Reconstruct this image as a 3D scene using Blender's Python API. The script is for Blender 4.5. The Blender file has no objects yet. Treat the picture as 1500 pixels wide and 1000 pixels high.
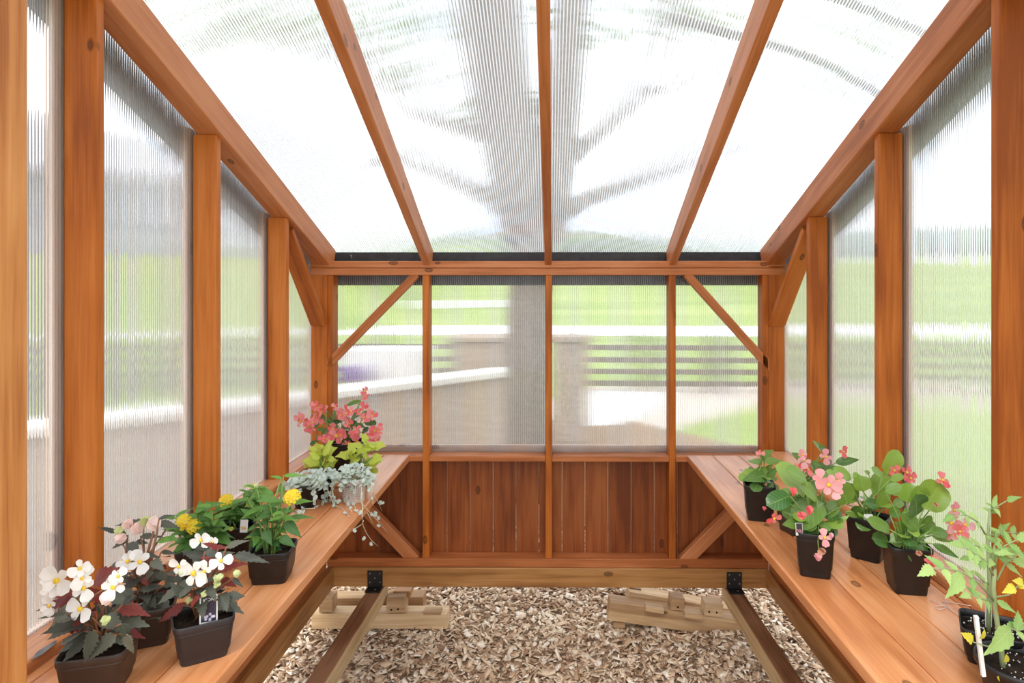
import bpy, bmesh, math, random
import numpy as np
from mathutils import Vector, Matrix, noise
R = random.Random(7)
SC = bpy.context.scene
COL = SC.collection
PI = math.pi

# ------------------------------------------------------------------ camera, sky, exposure
TH, FPX, PPX, HY = 0.009, 950.0, 796.3, 426.5
CAM = Vector((0.0, -3.626, 1.92))
cd = bpy.data.cameras.new('camera'); cam = bpy.data.objects.new('camera', cd); COL.objects.link(cam)
cam.location = CAM; cam.rotation_euler = (PI/2, 0, TH)
cd.sensor_width = 36; cd.lens = FPX/1500*36
cd.shift_x = -(PPX-750)/1500; cd.shift_y = -(500-HY)/1500
cd.clip_start = 0.05; cd.clip_end = 600
SC.camera = cam

w = bpy.data.worlds.new('sky'); SC.world = w; w.use_nodes = True
nt = w.node_tree; nt.nodes.clear()
wo = nt.nodes.new('ShaderNodeOutputWorld'); bg = nt.nodes.new('ShaderNodeBackground')
tc = nt.nodes.new('ShaderNodeTexCoord'); mp = nt.nodes.new('ShaderNodeMapping'); mp.inputs['Scale'].default_value = (1.2, 1.2, 3.0)
nz = nt.nodes.new('ShaderNodeTexNoise'); nz.inputs['Scale'].default_value = 2.2; nz.inputs['Detail'].default_value = 5
cr = nt.nodes.new('ShaderNodeValToRGB')
cr.color_ramp.elements[0].position = .30; cr.color_ramp.elements[0].color = (.38, .47, .63, 1)
cr.color_ramp.elements[1].position = .56; cr.color_ramp.elements[1].color = (1.0, .99, .98, 1)
nt.links.new(tc.outputs['Generated'], mp.inputs['Vector']); nt.links.new(mp.outputs[0], nz.inputs['Vector'])
nt.links.new(nz.outputs['Fac'], cr.inputs[0]); nt.links.new(cr.outputs[0], bg.inputs['Color'])
bg.inputs['Strength'].default_value = 1.55
nt.links.new(bg.outputs[0], wo.inputs[0])

sd = bpy.data.lights.new('sun', 'SUN'); sun = bpy.data.objects.new('sun', sd); COL.objects.link(sun)
sd.energy = 1.2; sd.angle = math.radians(25); sd.color = (1, .97, .92)
sun.rotation_euler = (math.radians(38), math.radians(-12), 0)

SC.view_settings.view_transform = 'Standard'; SC.view_settings.look = 'None'
SC.view_settings.gamma = 1; SC.view_settings.exposure = 0.56; SC.view_settings.use_curve_mapping = False
SC.cycles.use_denoising = True
SC.cycles.max_bounces = 14; SC.cycles.transmission_bounces = 12; SC.cycles.diffuse_bounces = 5; SC.cycles.glossy_bounces = 3
SC.cycles.transparent_max_bounces = 12
SC.cycles.sample_clamp_indirect = 6

# ------------------------------------------------------------------ pixel to point helpers
def ray(px, py):
    a = (px-PPX)/FPX; b = (HY-py)/FPX
    return Vector((-math.sin(TH)+a*math.cos(TH), math.cos(TH)+a*math.sin(TH), b))
def PY(px, py, Y):
    r = ray(px, py); return CAM + r*((Y-CAM.y)/r.y)
def PZ(px, py, z):
    r = ray(px, py); return CAM + r*((z-CAM.z)/r.z)
def PX_(px, py, X):
    r = ray(px, py); return CAM + r*((X-CAM.x)/r.x)

# ------------------------------------------------------------------ materials
def newmat(name):
    m = bpy.data.materials.new(name); m.use_nodes = True
    t = m.node_tree; t.nodes.clear()
    o = t.nodes.new('ShaderNodeOutputMaterial')
    return m, t, o
def N(t, typ, **kw):
    n = t.nodes.new(typ)
    for k, v in kw.items():
        if k in n.inputs: n.inputs[k].default_value = v
        else: setattr(n, k, v)
    return n
def math_(t, op, a, b=None, clamp=False):
    n = t.nodes.new('ShaderNodeMath'); n.operation = op; n.use_clamp = clamp
    for i, v in enumerate((a, b)):
        if v is None: continue
        if isinstance(v, (int, float)): n.inputs[i].default_value = v
        else: t.links.new(v, n.inputs[i])
    return n.outputs[0]
def mix_(t, f, a, b, blend='MIX'):
    n = t.nodes.new('ShaderNodeMix'); n.data_type = 'RGBA'; n.blend_type = blend
    for k, v in ((0, f), (6, a), (7, b)):
        if isinstance(v, (int, float)): n.inputs[k].default_value = v
        elif isinstance(v, tuple): n.inputs[k].default_value = v if len(v) == 4 else (*v, 1)
        else: t.links.new(v, n.inputs[k])
    return n.outputs[2]
def ramp_(t, f, stops):
    n = t.nodes.new('ShaderNodeValToRGB'); e = n.color_ramp.elements
    while len(e) < len(stops): e.new(.5)
    for el, (p, c) in zip(e, stops):
        el.position = p; el.color = (*c, 1) if len(c) == 3 else c
    t.links.new(f, n.inputs[0]); return n.outputs[0]

def plain(name, c, rough=.6, spec=.4, metal=0, var=0.0):
    m, t, o = newmat(name)
    b = N(t, 'ShaderNodeBsdfPrincipled', Roughness=rough); b.inputs['Base Color'].default_value = (*c, 1)
    b.inputs['Specular IOR Level'].default_value = spec; b.inputs['Metallic'].default_value = metal
    if var:
        tcn = N(t, 'ShaderNodeTexCoord'); nn = N(t, 'ShaderNodeTexNoise', Scale=30.0, Detail=4.0)
        t.links.new(tcn.outputs['Object'], nn.inputs['Vector'])
        c2 = tuple(x*(1-var) for x in c); c3 = tuple(min(1, x*(1+var)) for x in c)
        t.links.new(ramp_(t, nn.outputs['Fac'], [(.3, c2), (.7, c3)]), b.inputs['Base Color'])
    t.links.new(b.outputs[0], o.inputs[0]); return m

def wood(name, dark, mid, light, rough=.42, knots=.8, plank=None, grain=1.0, spec=.35, vary=.2):
    m, t, o = newmat(name)
    tcn = N(t, 'ShaderNodeTexCoord'); oi = N(t, 'ShaderNodeObjectInfo')
    sep = N(t, 'ShaderNodeSeparateXYZ'); t.links.new(tcn.outputs['Object'], sep.inputs[0])
    off = math_(t, 'MULTIPLY', oi.outputs['Random'], 37.0)
    rnd = oi.outputs['Random']
    if plank:   # each plank of a surface gets its own grain
        ax, pw = plank
        idx = math_(t, 'FLOOR', math_(t, 'DIVIDE', math_(t, 'ADD', sep.outputs[ax], 50*pw), pw))
        wn = N(t, 'ShaderNodeTexWhiteNoise', noise_dimensions='1D'); t.links.new(math_(t, 'ADD', idx, off), wn.inputs['W'])
        rnd = wn.outputs['Value']; off = math_(t, 'ADD', off, math_(t, 'MULTIPLY', idx, 7.31))
    cmb = N(t, 'ShaderNodeCombineXYZ')
    t.links.new(math_(t, 'ADD', sep.outputs[0], off), cmb.inputs[0]); t.links.new(sep.outputs[1], cmb.inputs[1]); t.links.new(math_(t, 'ADD', sep.outputs[2], off), cmb.inputs[2])
    def mapped(sx, sy, sz):
        mpn = N(t, 'ShaderNodeMapping'); mpn.inputs['Scale'].default_value = (sx, sy, sz)
        t.links.new(cmb.outputs[0], mpn.inputs['Vector']); return mpn.outputs[0]
    n1 = N(t, 'ShaderNodeTexNoise', Scale=1.0, Detail=3.0, Distortion=.6); t.links.new(mapped(28, 28, 1.6), n1.inputs['Vector'])
    n2 = N(t, 'ShaderNodeTexNoise', Scale=1.0, Detail=4.0); t.links.new(mapped(160, 160, 5), n2.inputs['Vector'])
    n3 = N(t, 'ShaderNodeTexNoise', Scale=1.0, Detail=2.0); t.links.new(mapped(5, 5, 2.2), n3.inputs['Vector'])
    f = math_(t, 'ADD', math_(t, 'MULTIPLY', n1.outputs['Fac'], .55*grain), math_(t, 'MULTIPLY', n2.outputs['Fac'], .25*grain))
    f = math_(t, 'ADD', f, math_(t, 'MULTIPLY', n3.outputs['Fac'], .45))
    f = math_(t, 'ADD', f, math_(t, 'MULTIPLY', math_(t, 'SUBTRACT', rnd, .5), vary))
    c = ramp_(t, f, [(.50, dark), (.635*(.5+.5*grain) if grain > 1 else .635, mid), (.80, light)])
    # knots
    vo = N(t, 'ShaderNodeTexVoronoi', Scale=1.0); t.links.new(mapped(8, 8, 4.2), vo.inputs['Vector'])
    vs = N(t, 'ShaderNodeSeparateColor'); t.links.new(vo.outputs['Color'], vs.inputs[0])
    sel = math_(t, 'LESS_THAN', vs.outputs[0], knots)
    wob = math_(t, 'ADD', vo.outputs['Distance'], math_(t, 'MULTIPLY', math_(t, 'SUBTRACT', n1.outputs['Fac'], .5), .05))
    k1 = math_(t, 'MULTIPLY', math_(t, 'SUBTRACT', 1.0, math_(t, 'DIVIDE', wob, .125), True), sel)
    kd = ramp_(t, k1, [(0, (0, 0, 0)), (.25, (.85, .85, .85)), (.5, (.45, .45, .45)), (.8, (.9, .9, .9))])
    c = mix_(t, kd, c, tuple(x*.28 for x in dark))
    b = N(t, 'ShaderNodeBsdfPrincipled', Roughness=rough); b.inputs['Specular IOR Level'].default_value = spec
    t.links.new(c, b.inputs['Base Color'])
    bp = N(t, 'ShaderNodeBump', Strength=.18, Distance=.002); t.links.new(n2.outputs['Fac'], bp.inputs['Height'])
    t.links.new(bp.outputs[0], b.inputs['Normal'])
    t.links.new(b.outputs[0], o.inputs[0]); return m

W_POST = wood('stained_cedar', (.33, .080, .010), (.50, .138, .018), (.62, .20, .036), spec=.25)
W_RAFT = wood('stained_rafter', (.38, .115, .030), (.52, .175, .055), (.63, .25, .10))
W_BENCH = wood('bench_cedar', (.52, .185, .062), (.67, .275, .105), (.78, .38, .18), rough=.30, knots=.8, plank=(0, .1437), vary=.14)
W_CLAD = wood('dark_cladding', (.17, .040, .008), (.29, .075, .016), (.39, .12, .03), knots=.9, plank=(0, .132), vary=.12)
W_BATT = wood('haze_paled_batten', (.58, .36, .24), (.72, .50, .36), (.82, .62, .48))  # batten wood lightened: the milky haze of the panes is put into its colour
W_TREAT = wood('treated_timber', (.24, .10, .028), (.40, .185, .055), (.52, .27, .095), knots=.4)
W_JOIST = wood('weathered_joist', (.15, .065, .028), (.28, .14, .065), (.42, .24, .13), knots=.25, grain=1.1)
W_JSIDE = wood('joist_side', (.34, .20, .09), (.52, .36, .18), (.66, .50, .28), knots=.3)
W_PALE = wood('raw_pine', (.36, .21, .10), (.54, .36, .19), (.70, .52, .31), rough=.6, knots=.35)
M_CHAR = plain('charcoal_board', (.040, .040, .044), .55, .4, 0, .25)
M_METAL = plain('black_bracket', (.014, .014, .015), .45, .5)
M_SCREW = plain('screw_steel', (.45, .42, .38), .35, .5, .9)
M_POT = plain('black_plastic', (.013, .0125, .013), .42, .45)
M_POTB = plain('brown_black_plastic', (.045, .030, .024), .42, .45)
M_SOIL = plain('potting_soil', (.022, .015, .010), .95, .1, 0, .6)
M_WHITE = plain('white_plastic', (.82, .82, .80), .4, .4)

def pane_mat(name, amp=.15, haze=.16, pitch=.011, tint=(.97, .985, 1.0), ribmix=None, ribcol=(.80, .81, .83), duty=.80, rnd=1.25, wav=.9):
    """twin-wall sheet: flutes along local Y bend light sideways"""
    m, t, o = newmat(name)
    tcn = N(t, 'ShaderNodeTexCoord'); sep = N(t, 'ShaderNodeSeparateXYZ'); t.links.new(tcn.outputs['Object'], sep.inputs[0])
    x = sep.outputs[0]
    vt = N(t, 'ShaderNodeVectorTransform', vector_type='VECTOR', convert_from='OBJECT', convert_to='WORLD'); vt.inputs[0].default_value = (1, 0, 0)
    # fine ripple across the flutes
    wn = N(t, 'ShaderNodeTexWhiteNoise', noise_dimensions='1D')
    t.links.new(math_(t, 'FLOOR', math_(t, 'MULTIPLY', x, 4200.0)), wn.inputs['W'])
    ph = math_(t, 'MULTIPLY', x, 2*PI/pitch)
    s = math_(t, 'ADD', math_(t, 'MULTIPLY', math_(t, 'SUBTRACT', wn.outputs['Value'], .5), amp*rnd), math_(t, 'MULTIPLY', math_(t, 'SINE', ph), amp*wav))
    # slow waviness, makes level lines step a little from flute to flute
    mpn = N(t, 'ShaderNodeMapping'); mpn.inputs['Scale'].default_value = (90, .25, 1); t.links.new(tcn.outputs['Object'], mpn.inputs['Vector'])
    sn = N(t, 'ShaderNodeTexNoise', Scale=1.0, Detail=1.0); t.links.new(mpn.outputs[0], sn.inputs['Vector'])
    vt2 = N(t, 'ShaderNodeVectorTransform', vector_type='VECTOR', convert_from='OBJECT', convert_to='WORLD'); vt2.inputs[0].default_value = (0, 1, 0)
    geo = N(t, 'ShaderNodeNewGeometry')
    def scale(v, f):
        n = N(t, 'ShaderNodeVectorMath', operation='SCALE'); t.links.new(v, n.inputs[0])
        t.links.new(f, n.inputs['Scale']); return n.outputs[0]
    def add(a, b):
        n = N(t, 'ShaderNodeVectorMath', operation='ADD'); t.links.new(a, n.inputs[0]); t.links.new(b, n.inputs[1]); return n.outputs[0]
    nv = add(add(geo.outputs['Normal'], scale(vt.outputs[0], s)), scale(vt2.outputs[0], math_(t, 'MULTIPLY', math_(t, 'SUBTRACT', sn.outputs['Fac'], .5), .035)))
    nn = N(t, 'ShaderNodeVectorMath', operation='NORMALIZE'); t.links.new(nv, nn.inputs[0])
    g = N(t, 'ShaderNodeBsdfGlass', Roughness=0.0, IOR=1.30); g.inputs['Color'].default_value = (*tint, 1)
    t.links.new(nn.outputs[0], g.inputs['Normal'])
    tr = N(t, 'ShaderNodeBsdfTranslucent'); tr.inputs['Color'].default_value = (.86, .88, .90, 1)
    df = N(t, 'ShaderNodeBsdfDiffuse'); df.inputs['Color'].default_value = (*ribcol, 1)
    ms = N(t, 'ShaderNodeMixShader'); ms.inputs[0].default_value = .3
    t.links.new(tr.outputs[0], ms.inputs[1]); t.links.new(df.outputs[0], ms.inputs[2])
    # ribs between the two walls of the sheet
    rib = math_(t, 'GREATER_THAN', math_(t, 'COSINE', ph), duty)
    hz = math_(t, 'ADD', haze*.55, math_(t, 'MULTIPLY', rib, ribmix or haze*1.6))
    m2 = N(t, 'ShaderNodeMixShader'); t.links.new(hz, m2.inputs[0])
    t.links.new(g.outputs[0], m2.inputs[1]); t.links.new(ms.outputs[0], m2.inputs[2])
    t.links.new(m2.outputs[0], o.inputs[0]); return m
P_BACK = pane_mat('twinwall_back', .11, .14, ribmix=.36)
P_SIDE = pane_mat('twinwall_side', .10, .19, ribmix=.42, rnd=.55, wav=1.2, duty=.72)
P_ROOF = pane_mat('twinwall_roof', .11, .20, ribmix=.70, ribcol=(.36, .37, .40), duty=.62, rnd=.8, wav=1.1)

def leafmat(name, c1, c2, under=None, vein=None, rough=.4, trans=.18, veinw=.02, spec=.4):
    m, t, o = newmat(name)
    at = N(t, 'ShaderNodeAttribute', attribute_name='rnd'); uv = N(t, 'ShaderNodeUVMap', uv_map='leaf')
    sep = N(t, 'ShaderNodeSeparateXYZ'); t.links.new(uv.outputs[0], sep.inputs[0])
    c = mix_(t, at.outputs['Fac'], c1, c2)
    if vein:
        ab = math_(t, 'ABSOLUTE', math_(t, 'SUBTRACT', sep.outputs[0], .5))
        mid = math_(t, 'LESS_THAN', ab, veinw)
        side = math_(t, 'GREATER_THAN', math_(t, 'SINE', math_(t, 'MULTIPLY', math_(t, 'SUBTRACT', sep.outputs[1], math_(t, 'MULTIPLY', ab, .55)), 42.0)), .93)
        c = mix_(t, math_(t, 'MULTIPLY', math_(t, 'MAXIMUM', mid, math_(t, 'MULTIPLY', side, .6)), .55), c, vein)
    if under:
        geo = N(t, 'ShaderNodeNewGeometry'); c = mix_(t, geo.outputs['Backfacing'], c, under)
    b = N(t, 'ShaderNodeBsdfPrincipled', Roughness=rough); b.inputs['Specular IOR Level'].default_value = spec
    t.links.new(c, b.inputs['Base Color'])
    tr = N(t, 'ShaderNodeBsdfTranslucent'); t.links.new(c, tr.inputs['Color'])
    ms = N(t, 'ShaderNodeMixShader'); ms.inputs[0].default_value = trans
    t.links.new(b.outputs[0], ms.inputs[1]); t.links.new(tr.outputs[0], ms.inputs[2])
    t.links.new(ms.outputs[0], o.inputs[0]); return m
L_BEG = leafmat('begonia_leaf', (.05, .15, .028), (.29, .45, .055), (.26, .42, .12), (.30, .46, .14), .30, .2, spec=.6)
L_BEGR = leafmat('back_begonia_leaf', (.05, .12, .03), (.16, .30, .05), (.16, .28, .07), (.2, .32, .08), .4)
L_DARK = leafmat('bronze_begonia_leaf', (.032, .038, .026), (.115, .120, .088), (.20, .035, .03), (.10, .11, .08), .5, .1)
L_RED = leafmat('red_begonia_leaf', (.17, .022, .020), (.26, .045, .03), (.2, .04, .03), (.10, .02, .02), .5, .2)
L_LANT = leafmat('lantana_leaf', (.045, .13, .035), (.17, .36, .055), (.2, .36, .1), (.15, .30, .08), .5, .2)
L_LIME = leafmat('lime_leaf', (.36, .48, .03), (.84, .87, .18), (.6, .7, .1), (.78, .84, .25), .5, .28)
L_SILV = leafmat('silver_leaf', (.46, .54, .38), (.82, .85, .68), (.6, .7, .62), None, .6, .15)
L_TOM = leafmat('tomato_leaf', (.22, .40, .10), (.42, .58, .19), (.42, .55, .25), (.46, .62, .28), .55, .25)
L_YEL = leafmat('yellow_leaf', (.70, .62, .06), (.80, .76, .12), None, None, .5, .25)
ST_GRN = plain('green_stem', (.22, .36, .09), .5); ST_BRN = plain('brown_stem', (.26, .12, .06), .5); ST_SIL = plain('pale_runner', (.72, .66, .48), .6); ST_TOM = plain('tomato_stem', (.30, .36, .17), .6)
def petal(name, c1, c2, trans=.3):
    return leafmat(name, c1, c2, None, None, .5, trans)
F_WHITE = petal('white_petal', (.92, .91, .87), (.97, .96, .94)); F_BLUSH = petal('blush_petal', (.93, .70, .64), (.96, .82, .77))
F_PINK = petal('pink_petal', (.88, .33, .36), (.90, .52, .52)); F_CORAL = petal('coral_petal', (.85, .115, .135), (.90, .26, .26))
F_ROSE = petal('rose_petal', (.90, .16, .19), (.95, .40, .40)); F_YEL = petal('yellow_petal', (.93, .64, .02), (.97, .80, .06))
F_CEN = plain('yellow_stamens', (.85, .58, .04), .6); F_BUD = petal('green_bud', (.62, .68, .30), (.74, .78, .45)); F_DRY = petal('dried_petal', (.50, .22, .12), (.60, .32, .2))

# ------------------------------------------------------------------ object helpers
def tag(o, label, cat, group=None, kind=None):
    o['label'] = label; o['category'] = cat
    if group: o['group'] = group
    if kind: o['kind'] = kind
    return o
def empty(name, loc=(0, 0, 0)):
    o = bpy.data.objects.new(name, None); COL.objects.link(o); o.location = loc; o.empty_display_size = .05; return o
def setpar(o, parent):
    o.parent = parent
    base = Vector((0, 0, 0)); p = parent
    while p is not None:
        base += Vector(p.location) if p.type == 'EMPTY' else Vector((0, 0, 0)); p = p.parent
    return base

class MB:
    """collects polygons for one mesh"""
    def __init__(s): s.v = []; s.f = []; s.uv = []; s.r = []; s.mi = []
    def add(s, vs, fs, uv=None, r=0.0, mi=0):
        b = len(s.v); s.v += [tuple(p) for p in vs]; s.uv += list(uv) if uv else [(0, 0)]*len(vs); s.r += [r]*len(vs)
        for f in fs: s.f.append(tuple(i+b for i in f)); s.mi.append(mi)
    def build(s, name, mats, parent=None, smooth=True):
        me = bpy.data.meshes.new(name)
        o = bpy.data.objects.new(name, me); COL.objects.link(o)
        base = setpar(o, parent) if parent is not None else Vector((0, 0, 0))
        me.from_pydata([(x-base.x, y-base.y, z-base.z) for x, y, z in s.v], [], s.f)
        mats = mats if isinstance(mats, (list, tuple)) else [mats]
        for m in mats: me.materials.append(m)
        if len(mats) > 1: me.polygons.foreach_set('material_index', s.mi)
        if smooth: me.polygons.foreach_set('use_smooth', [True]*len(me.polygons))
        a = me.attributes.new('rnd', 'FLOAT', 'POINT'); a.data.foreach_set('value', s.r)
        ul = me.uv_layers.new(name='leaf')
        li = np.empty(len(me.loops), dtype=np.int32); me.loops.foreach_get('vertex_index', li)
        ul.data.foreach_set('uv', np.array(s.uv, dtype=np.float32)[li].ravel())
        me.update(); return o
    # shapes
    def tube(s, pts, r0, r1=None, n=7, r=0.0, cap=True):
        r1 = r0 if r1 is None else r1
        pts = [Vector(p) for p in pts]; m = len(pts); vs = []; fs = []
        ref = Vector((0.13, .21, 1)).normalized()
        for i, p in enumerate(pts):
            d = (pts[min(i+1, m-1)]-pts[max(i-1, 0)]).normalized()
            rf = ref if abs(d.dot(ref)) < .95 else Vector((1, 0, 0))
            a = d.cross(rf).normalized(); b = d.cross(a)
            rad = r0+(r1-r0)*i/max(1, m-1)
            for k in range(n):
                an = 2*PI*k/n; vs.append(p+a*math.cos(an)*rad+b*math.sin(an)*rad)
        for i in range(m-1):
            for k in range(n):
                k2 = (k+1) % n; fs.append((i*n+k, i*n+k2, (i+1)*n+k2, (i+1)*n+k))
        if cap: fs.append(tuple(range(n))[::-1]); fs.append(tuple((m-1)*n+k for k in range(n)))
        s.add(vs, fs, r=r)
    def lathe(s, prof, c, n=28, rot=0.0, sq=0.0, cap=False):
        """prof: (radius, z); sq>0 makes a rounded-square section"""
        c = Vector(c); vs = []; fs = []
        for (rad, z) in prof:
            for k in range(n):
                an = 2*PI*k/n
                q = 1.0
                if sq:
                    e = sq; q = (abs(math.cos(an))**e+abs(math.sin(an))**e)**(-1/e)
                x, y = rad*q*math.cos(an), rad*q*math.sin(an)
                vs.append((c.x+x*math.cos(rot)-y*math.sin(rot), c.y+x*math.sin(rot)+y*math.cos(rot), c.z+z))
        for i in range(len(prof)-1):
            for k in range(n):
                k2 = (k+1) % n; fs.append((i*n+k, i*n+k2, (i+1)*n+k2, (i+1)*n+k))
        if cap: fs.append(tuple(range(n))[::-1]); fs.append(tuple((len(prof)-1)*n+k for k in range(n)))
        s.add(vs, fs)
    def ball(s, c, rx, ry=None, rz=None, n=8, r=0.0):
        ry = ry or rx; rz = rz or rx; c = Vector(c); vs = [c+Vector((0, 0, -rz))]; fs = []
        m = max(3, n//2)
        for i in range(1, m):
            a = -PI/2+PI*i/m
            for k in range(n):
                b = 2*PI*k/n; vs.append(c+Vector((rx*math.cos(a)*math.cos(b), ry*math.cos(a)*math.sin(b), rz*math.sin(a))))
        vs.append(c+Vector((0, 0, rz)))
        for k in range(n): fs.append((0, 1+(k+1) % n, 1+k))
        for i in range(m-2):
            for k in range(n):
                fs.append((1+i*n+k, 1+i*n+(k+1) % n, 1+(i+1)*n+(k+1) % n, 1+(i+1)*n+k))
        t = len(vs)-1
        for k in range(n): fs.append((t, 1+(m-2)*n+k, 1+(m-2)*n+(k+1) % n))
        s.add(vs, fs, r=r)
    def box(s, c, dx, dy, dz, rot=None, mi=0):
        c = Vector(c); M = rot or Matrix.Identity(3)
        vs = [c+M@Vector((x*dx/2, y*dy/2, z*dz/2)) for z in (-1, 1) for y in (-1, 1) for x in (-1, 1)]
        s.add(vs, [(0, 2, 3, 1), (4, 5, 7, 6), (0, 1, 5, 4), (2, 6, 7, 3), (0, 4, 6, 2), (1, 3, 7, 5)], mi=mi)

LMAT = {}
def bevel_boxes(name, boxes, M, mat, parent=None, bev=.003, seg=2):
    """one mesh of bevelled boxes given in the local frame of matrix M; boxes: (x0,x1,y0,y1,z0,z1)"""
    bm = bmesh.new()
    for (x0, x1, y0, y1, z0, z1) in boxes:
        r = bmesh.ops.create_cube(bm, size=1.0)
        vs = r['verts']
        for v in vs: v.co = Vector(((x0+x1)/2+v.co.x*(x1-x0), (y0+y1)/2+v.co.y*(y1-y0), (z0+z1)/2+v.co.z*(z1-z0)))
    if bev: bmesh.ops.bevel(bm, geom=bm.edges[:], offset=bev, segments=seg, affect='EDGES', profile=.5)
    me = bpy.data.meshes.new(name); bm.to_mesh(me); bm.free()
    me.materials.append(mat)
    o = bpy.data.objects.new(name, me); COL.objects.link(o)
    base = setpar(o, parent) if parent is not None else Vector((0, 0, 0))
    M = M.copy(); M.translation = M.translation-base; o.matrix_local = M; LMAT[o.name] = M
    return o
def board(name, p0, p1, wdir, wd, th, mat, parent=None, bev=.004):
    """a board from p0 to p1 (centre line), wd wide along wdir, th thick"""
    p0, p1 = Vector(p0), Vector(p1); z = (p1-p0); L = z.length; z.normalize()
    x = Vector(wdir); x = (x-z*x.dot(z)).normalized(); y = z.cross(x)
    M = Matrix(((x.x, y.x, z.x, 0), (x.y, y.y, z.y, 0), (x.z, y.z, z.z, 0), (0, 0, 0, 1))); M.translation = (p0+p1)/2
    return bevel_boxes(name, [(-wd/2, wd/2, -th/2, th/2, -L/2, L/2)], M, mat, parent, bev)
def box(name, x0, x1, y0, y1, z0, z1, mat, parent=None, bev=.004):
    d = (x1-x0, y1-y0, z1-z0); c = Vector(((x0+x1)/2, (y0+y1)/2, (z0+z1)/2)); k = d.index(max(d))
    ax = [Vector((1, 0, 0)), Vector((0, 1, 0)), Vector((0, 0, 1))]
    o1 = ax[(k+1) % 3]
    h = ax[k]*d[k]/2
    return board(name, c-h, c+h, o1, d[(k+1) % 3], d[(k+2) % 3], mat, parent, bev)
def prism(name, poly, th, M, mat, parent=None):
    """polygon in local XY, thickness th along local Z"""
    n = len(poly); vs = [(x, y, -th/2) for x, y in poly]+[(x, y, th/2) for x, y in poly]
    fs = [tuple(range(n))[::-1], tuple(range(n, 2*n))]+[(i, (i+1) % n, (i+1) % n+n, i+n) for i in range(n)]
    me = bpy.data.meshes.new(name); me.from_pydata(vs, [], fs)
    bm = bmesh.new(); bm.from_mesh(me); bmesh.ops.recalc_face_normals(bm, faces=bm.faces); bm.to_mesh(me); bm.free()
    me.materials.append(mat); o = bpy.data.objects.new(name, me); COL.objects.link(o)
    base = setpar(o, parent) if parent is not None else Vector((0, 0, 0))
    M = M.copy(); M.translation = M.translation-base; o.matrix_local = M
    return o
def frame(x, y, z, t):
    M = Matrix(((x[0], y[0], z[0], t[0]), (x[1], y[1], z[1], t[1]), (x[2], y[2], z[2], t[2]), (0, 0, 0, 1))); return M

# ================================================================== THE GREENHOUSE
XL, XR, SP = -1.248, 1.2225, .6455
ZB = 1.007                                  # bench top
def under(Y): return 2.066+.367*(-Y)        # underside of the rafters
RD = .128                                   # rafter depth measured upright
FRONT = -2.42

# ---- back wall
wb = empty('wall_back', (0, .05, 0)); tag(wb, 'far stained cedar wall with studs, sill and vertical boards below', 'wall', kind='structure')
box('top_plate', XL-.10, XR+.10, 0, .09, 2.051, 2.090, W_RAFT, wb, .004)
box('top_plate', XL-.09, XR+.09, -.002, .09, 2.010, 2.0485, W_RAFT, wb, .004)
STUDS = (-.6925, -.004, .687)
for x in STUDS: box('stud', x-.019, x+.019, 0, .089, .426, 2.010, W_POST, wb)
box('stud', XL, XL+.034, .002, .089, .426, 2.010, W_POST, wb)
box('stud', XR-.034, XR, .002, .089, .426, 2.010, W_POST, wb)
edges = [XL+.034, STUDS[0]-.019, STUDS[0]+.019, STUDS[1]-.019, STUDS[1]+.019, STUDS[2]-.019, STUDS[2]+.019, XR-.034]
for i in range(0, 8, 2): box('sill_rail', edges[i], edges[i+1], -.004, .089, .968, .999, W_RAFT, wb, .004)
box('bottom_plate', XL, XR, -.002, .092, .376, .426, W_RAFT, wb, .004)
# vertical boards below the sill (one surface)
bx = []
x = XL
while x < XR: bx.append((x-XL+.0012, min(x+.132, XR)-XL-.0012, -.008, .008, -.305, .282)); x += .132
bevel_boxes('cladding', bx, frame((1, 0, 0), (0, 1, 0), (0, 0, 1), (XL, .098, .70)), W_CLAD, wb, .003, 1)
# diagonal braces
def zrel(y): return 1.92-(y-426.5)/262
board('brace', PY(611, 401, .022), PY(474, 541, .022), (0, 0, 1), .045, .04, W_RAFT, wb)
board('brace', PY(1005, 401, .022), PY(1136, 547, .022), (0, 0, 1), .045, .04, W_RAFT, wb)
board('brace', PY(609, 819, .03), PY(500, 706, .03), (0, 0, 1), .07, .05, W_RAFT, wb)
board('brace', PY(1001, 822, .03), PY(1112, 710, .03), (0, 0, 1), .07, .05, W_RAFT, wb)
# trim strips outside the panes
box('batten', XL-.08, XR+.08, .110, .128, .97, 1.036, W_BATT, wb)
# charcoal fascia under the eaves
box('fascia_board', XL-.18, XR+.18, .135, .160, 1.955, 2.148, M_CHAR, wb)
nail = MB(); q = PY(514.5, 376, .132); nail.tube([q+Vector((0, 0, -.012)), q+Vector((0, 0, .008))], .0018, n=6); nail.tube([q+Vector((-.009, 0, .010)), q+Vector((.003, 0, .009))], .0018, n=6)
nail.build('nail', M_SCREW, wb)
nw = 0
def window(name_label, poly, M, mat):
    global nw; nw += 1
    o = prism('window_%d' % nw, poly, .008, M, mat); tag(o, name_label, 'window pane', kind='structure'); return o
BL = ['clear fluted back pane behind the coral begonia and white planter', 'clear fluted back pane with the tree trunk behind its edge',
      'clear fluted back pane showing the stone pillar and pale slab', 'clear fluted back pane showing the lawn and fence rails']
cuts = [XL-.03, STUDS[0], STUDS[1], STUDS[2], XR+.03]
for i in range(4):
    a, b = cuts[i], cuts[i+1]
    window(BL[i], [(a-(a+b)/2+.001, -.55), (b-(a+b)/2-.001, -.55), (b-(a+b)/2-.001, .545), (a-(a+b)/2+.001, .545)],
           frame((1, 0, 0), (0, 0, 1), (0, -1, 0), ((a+b)/2, .0985, 1.535)), P_BACK)

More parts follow.
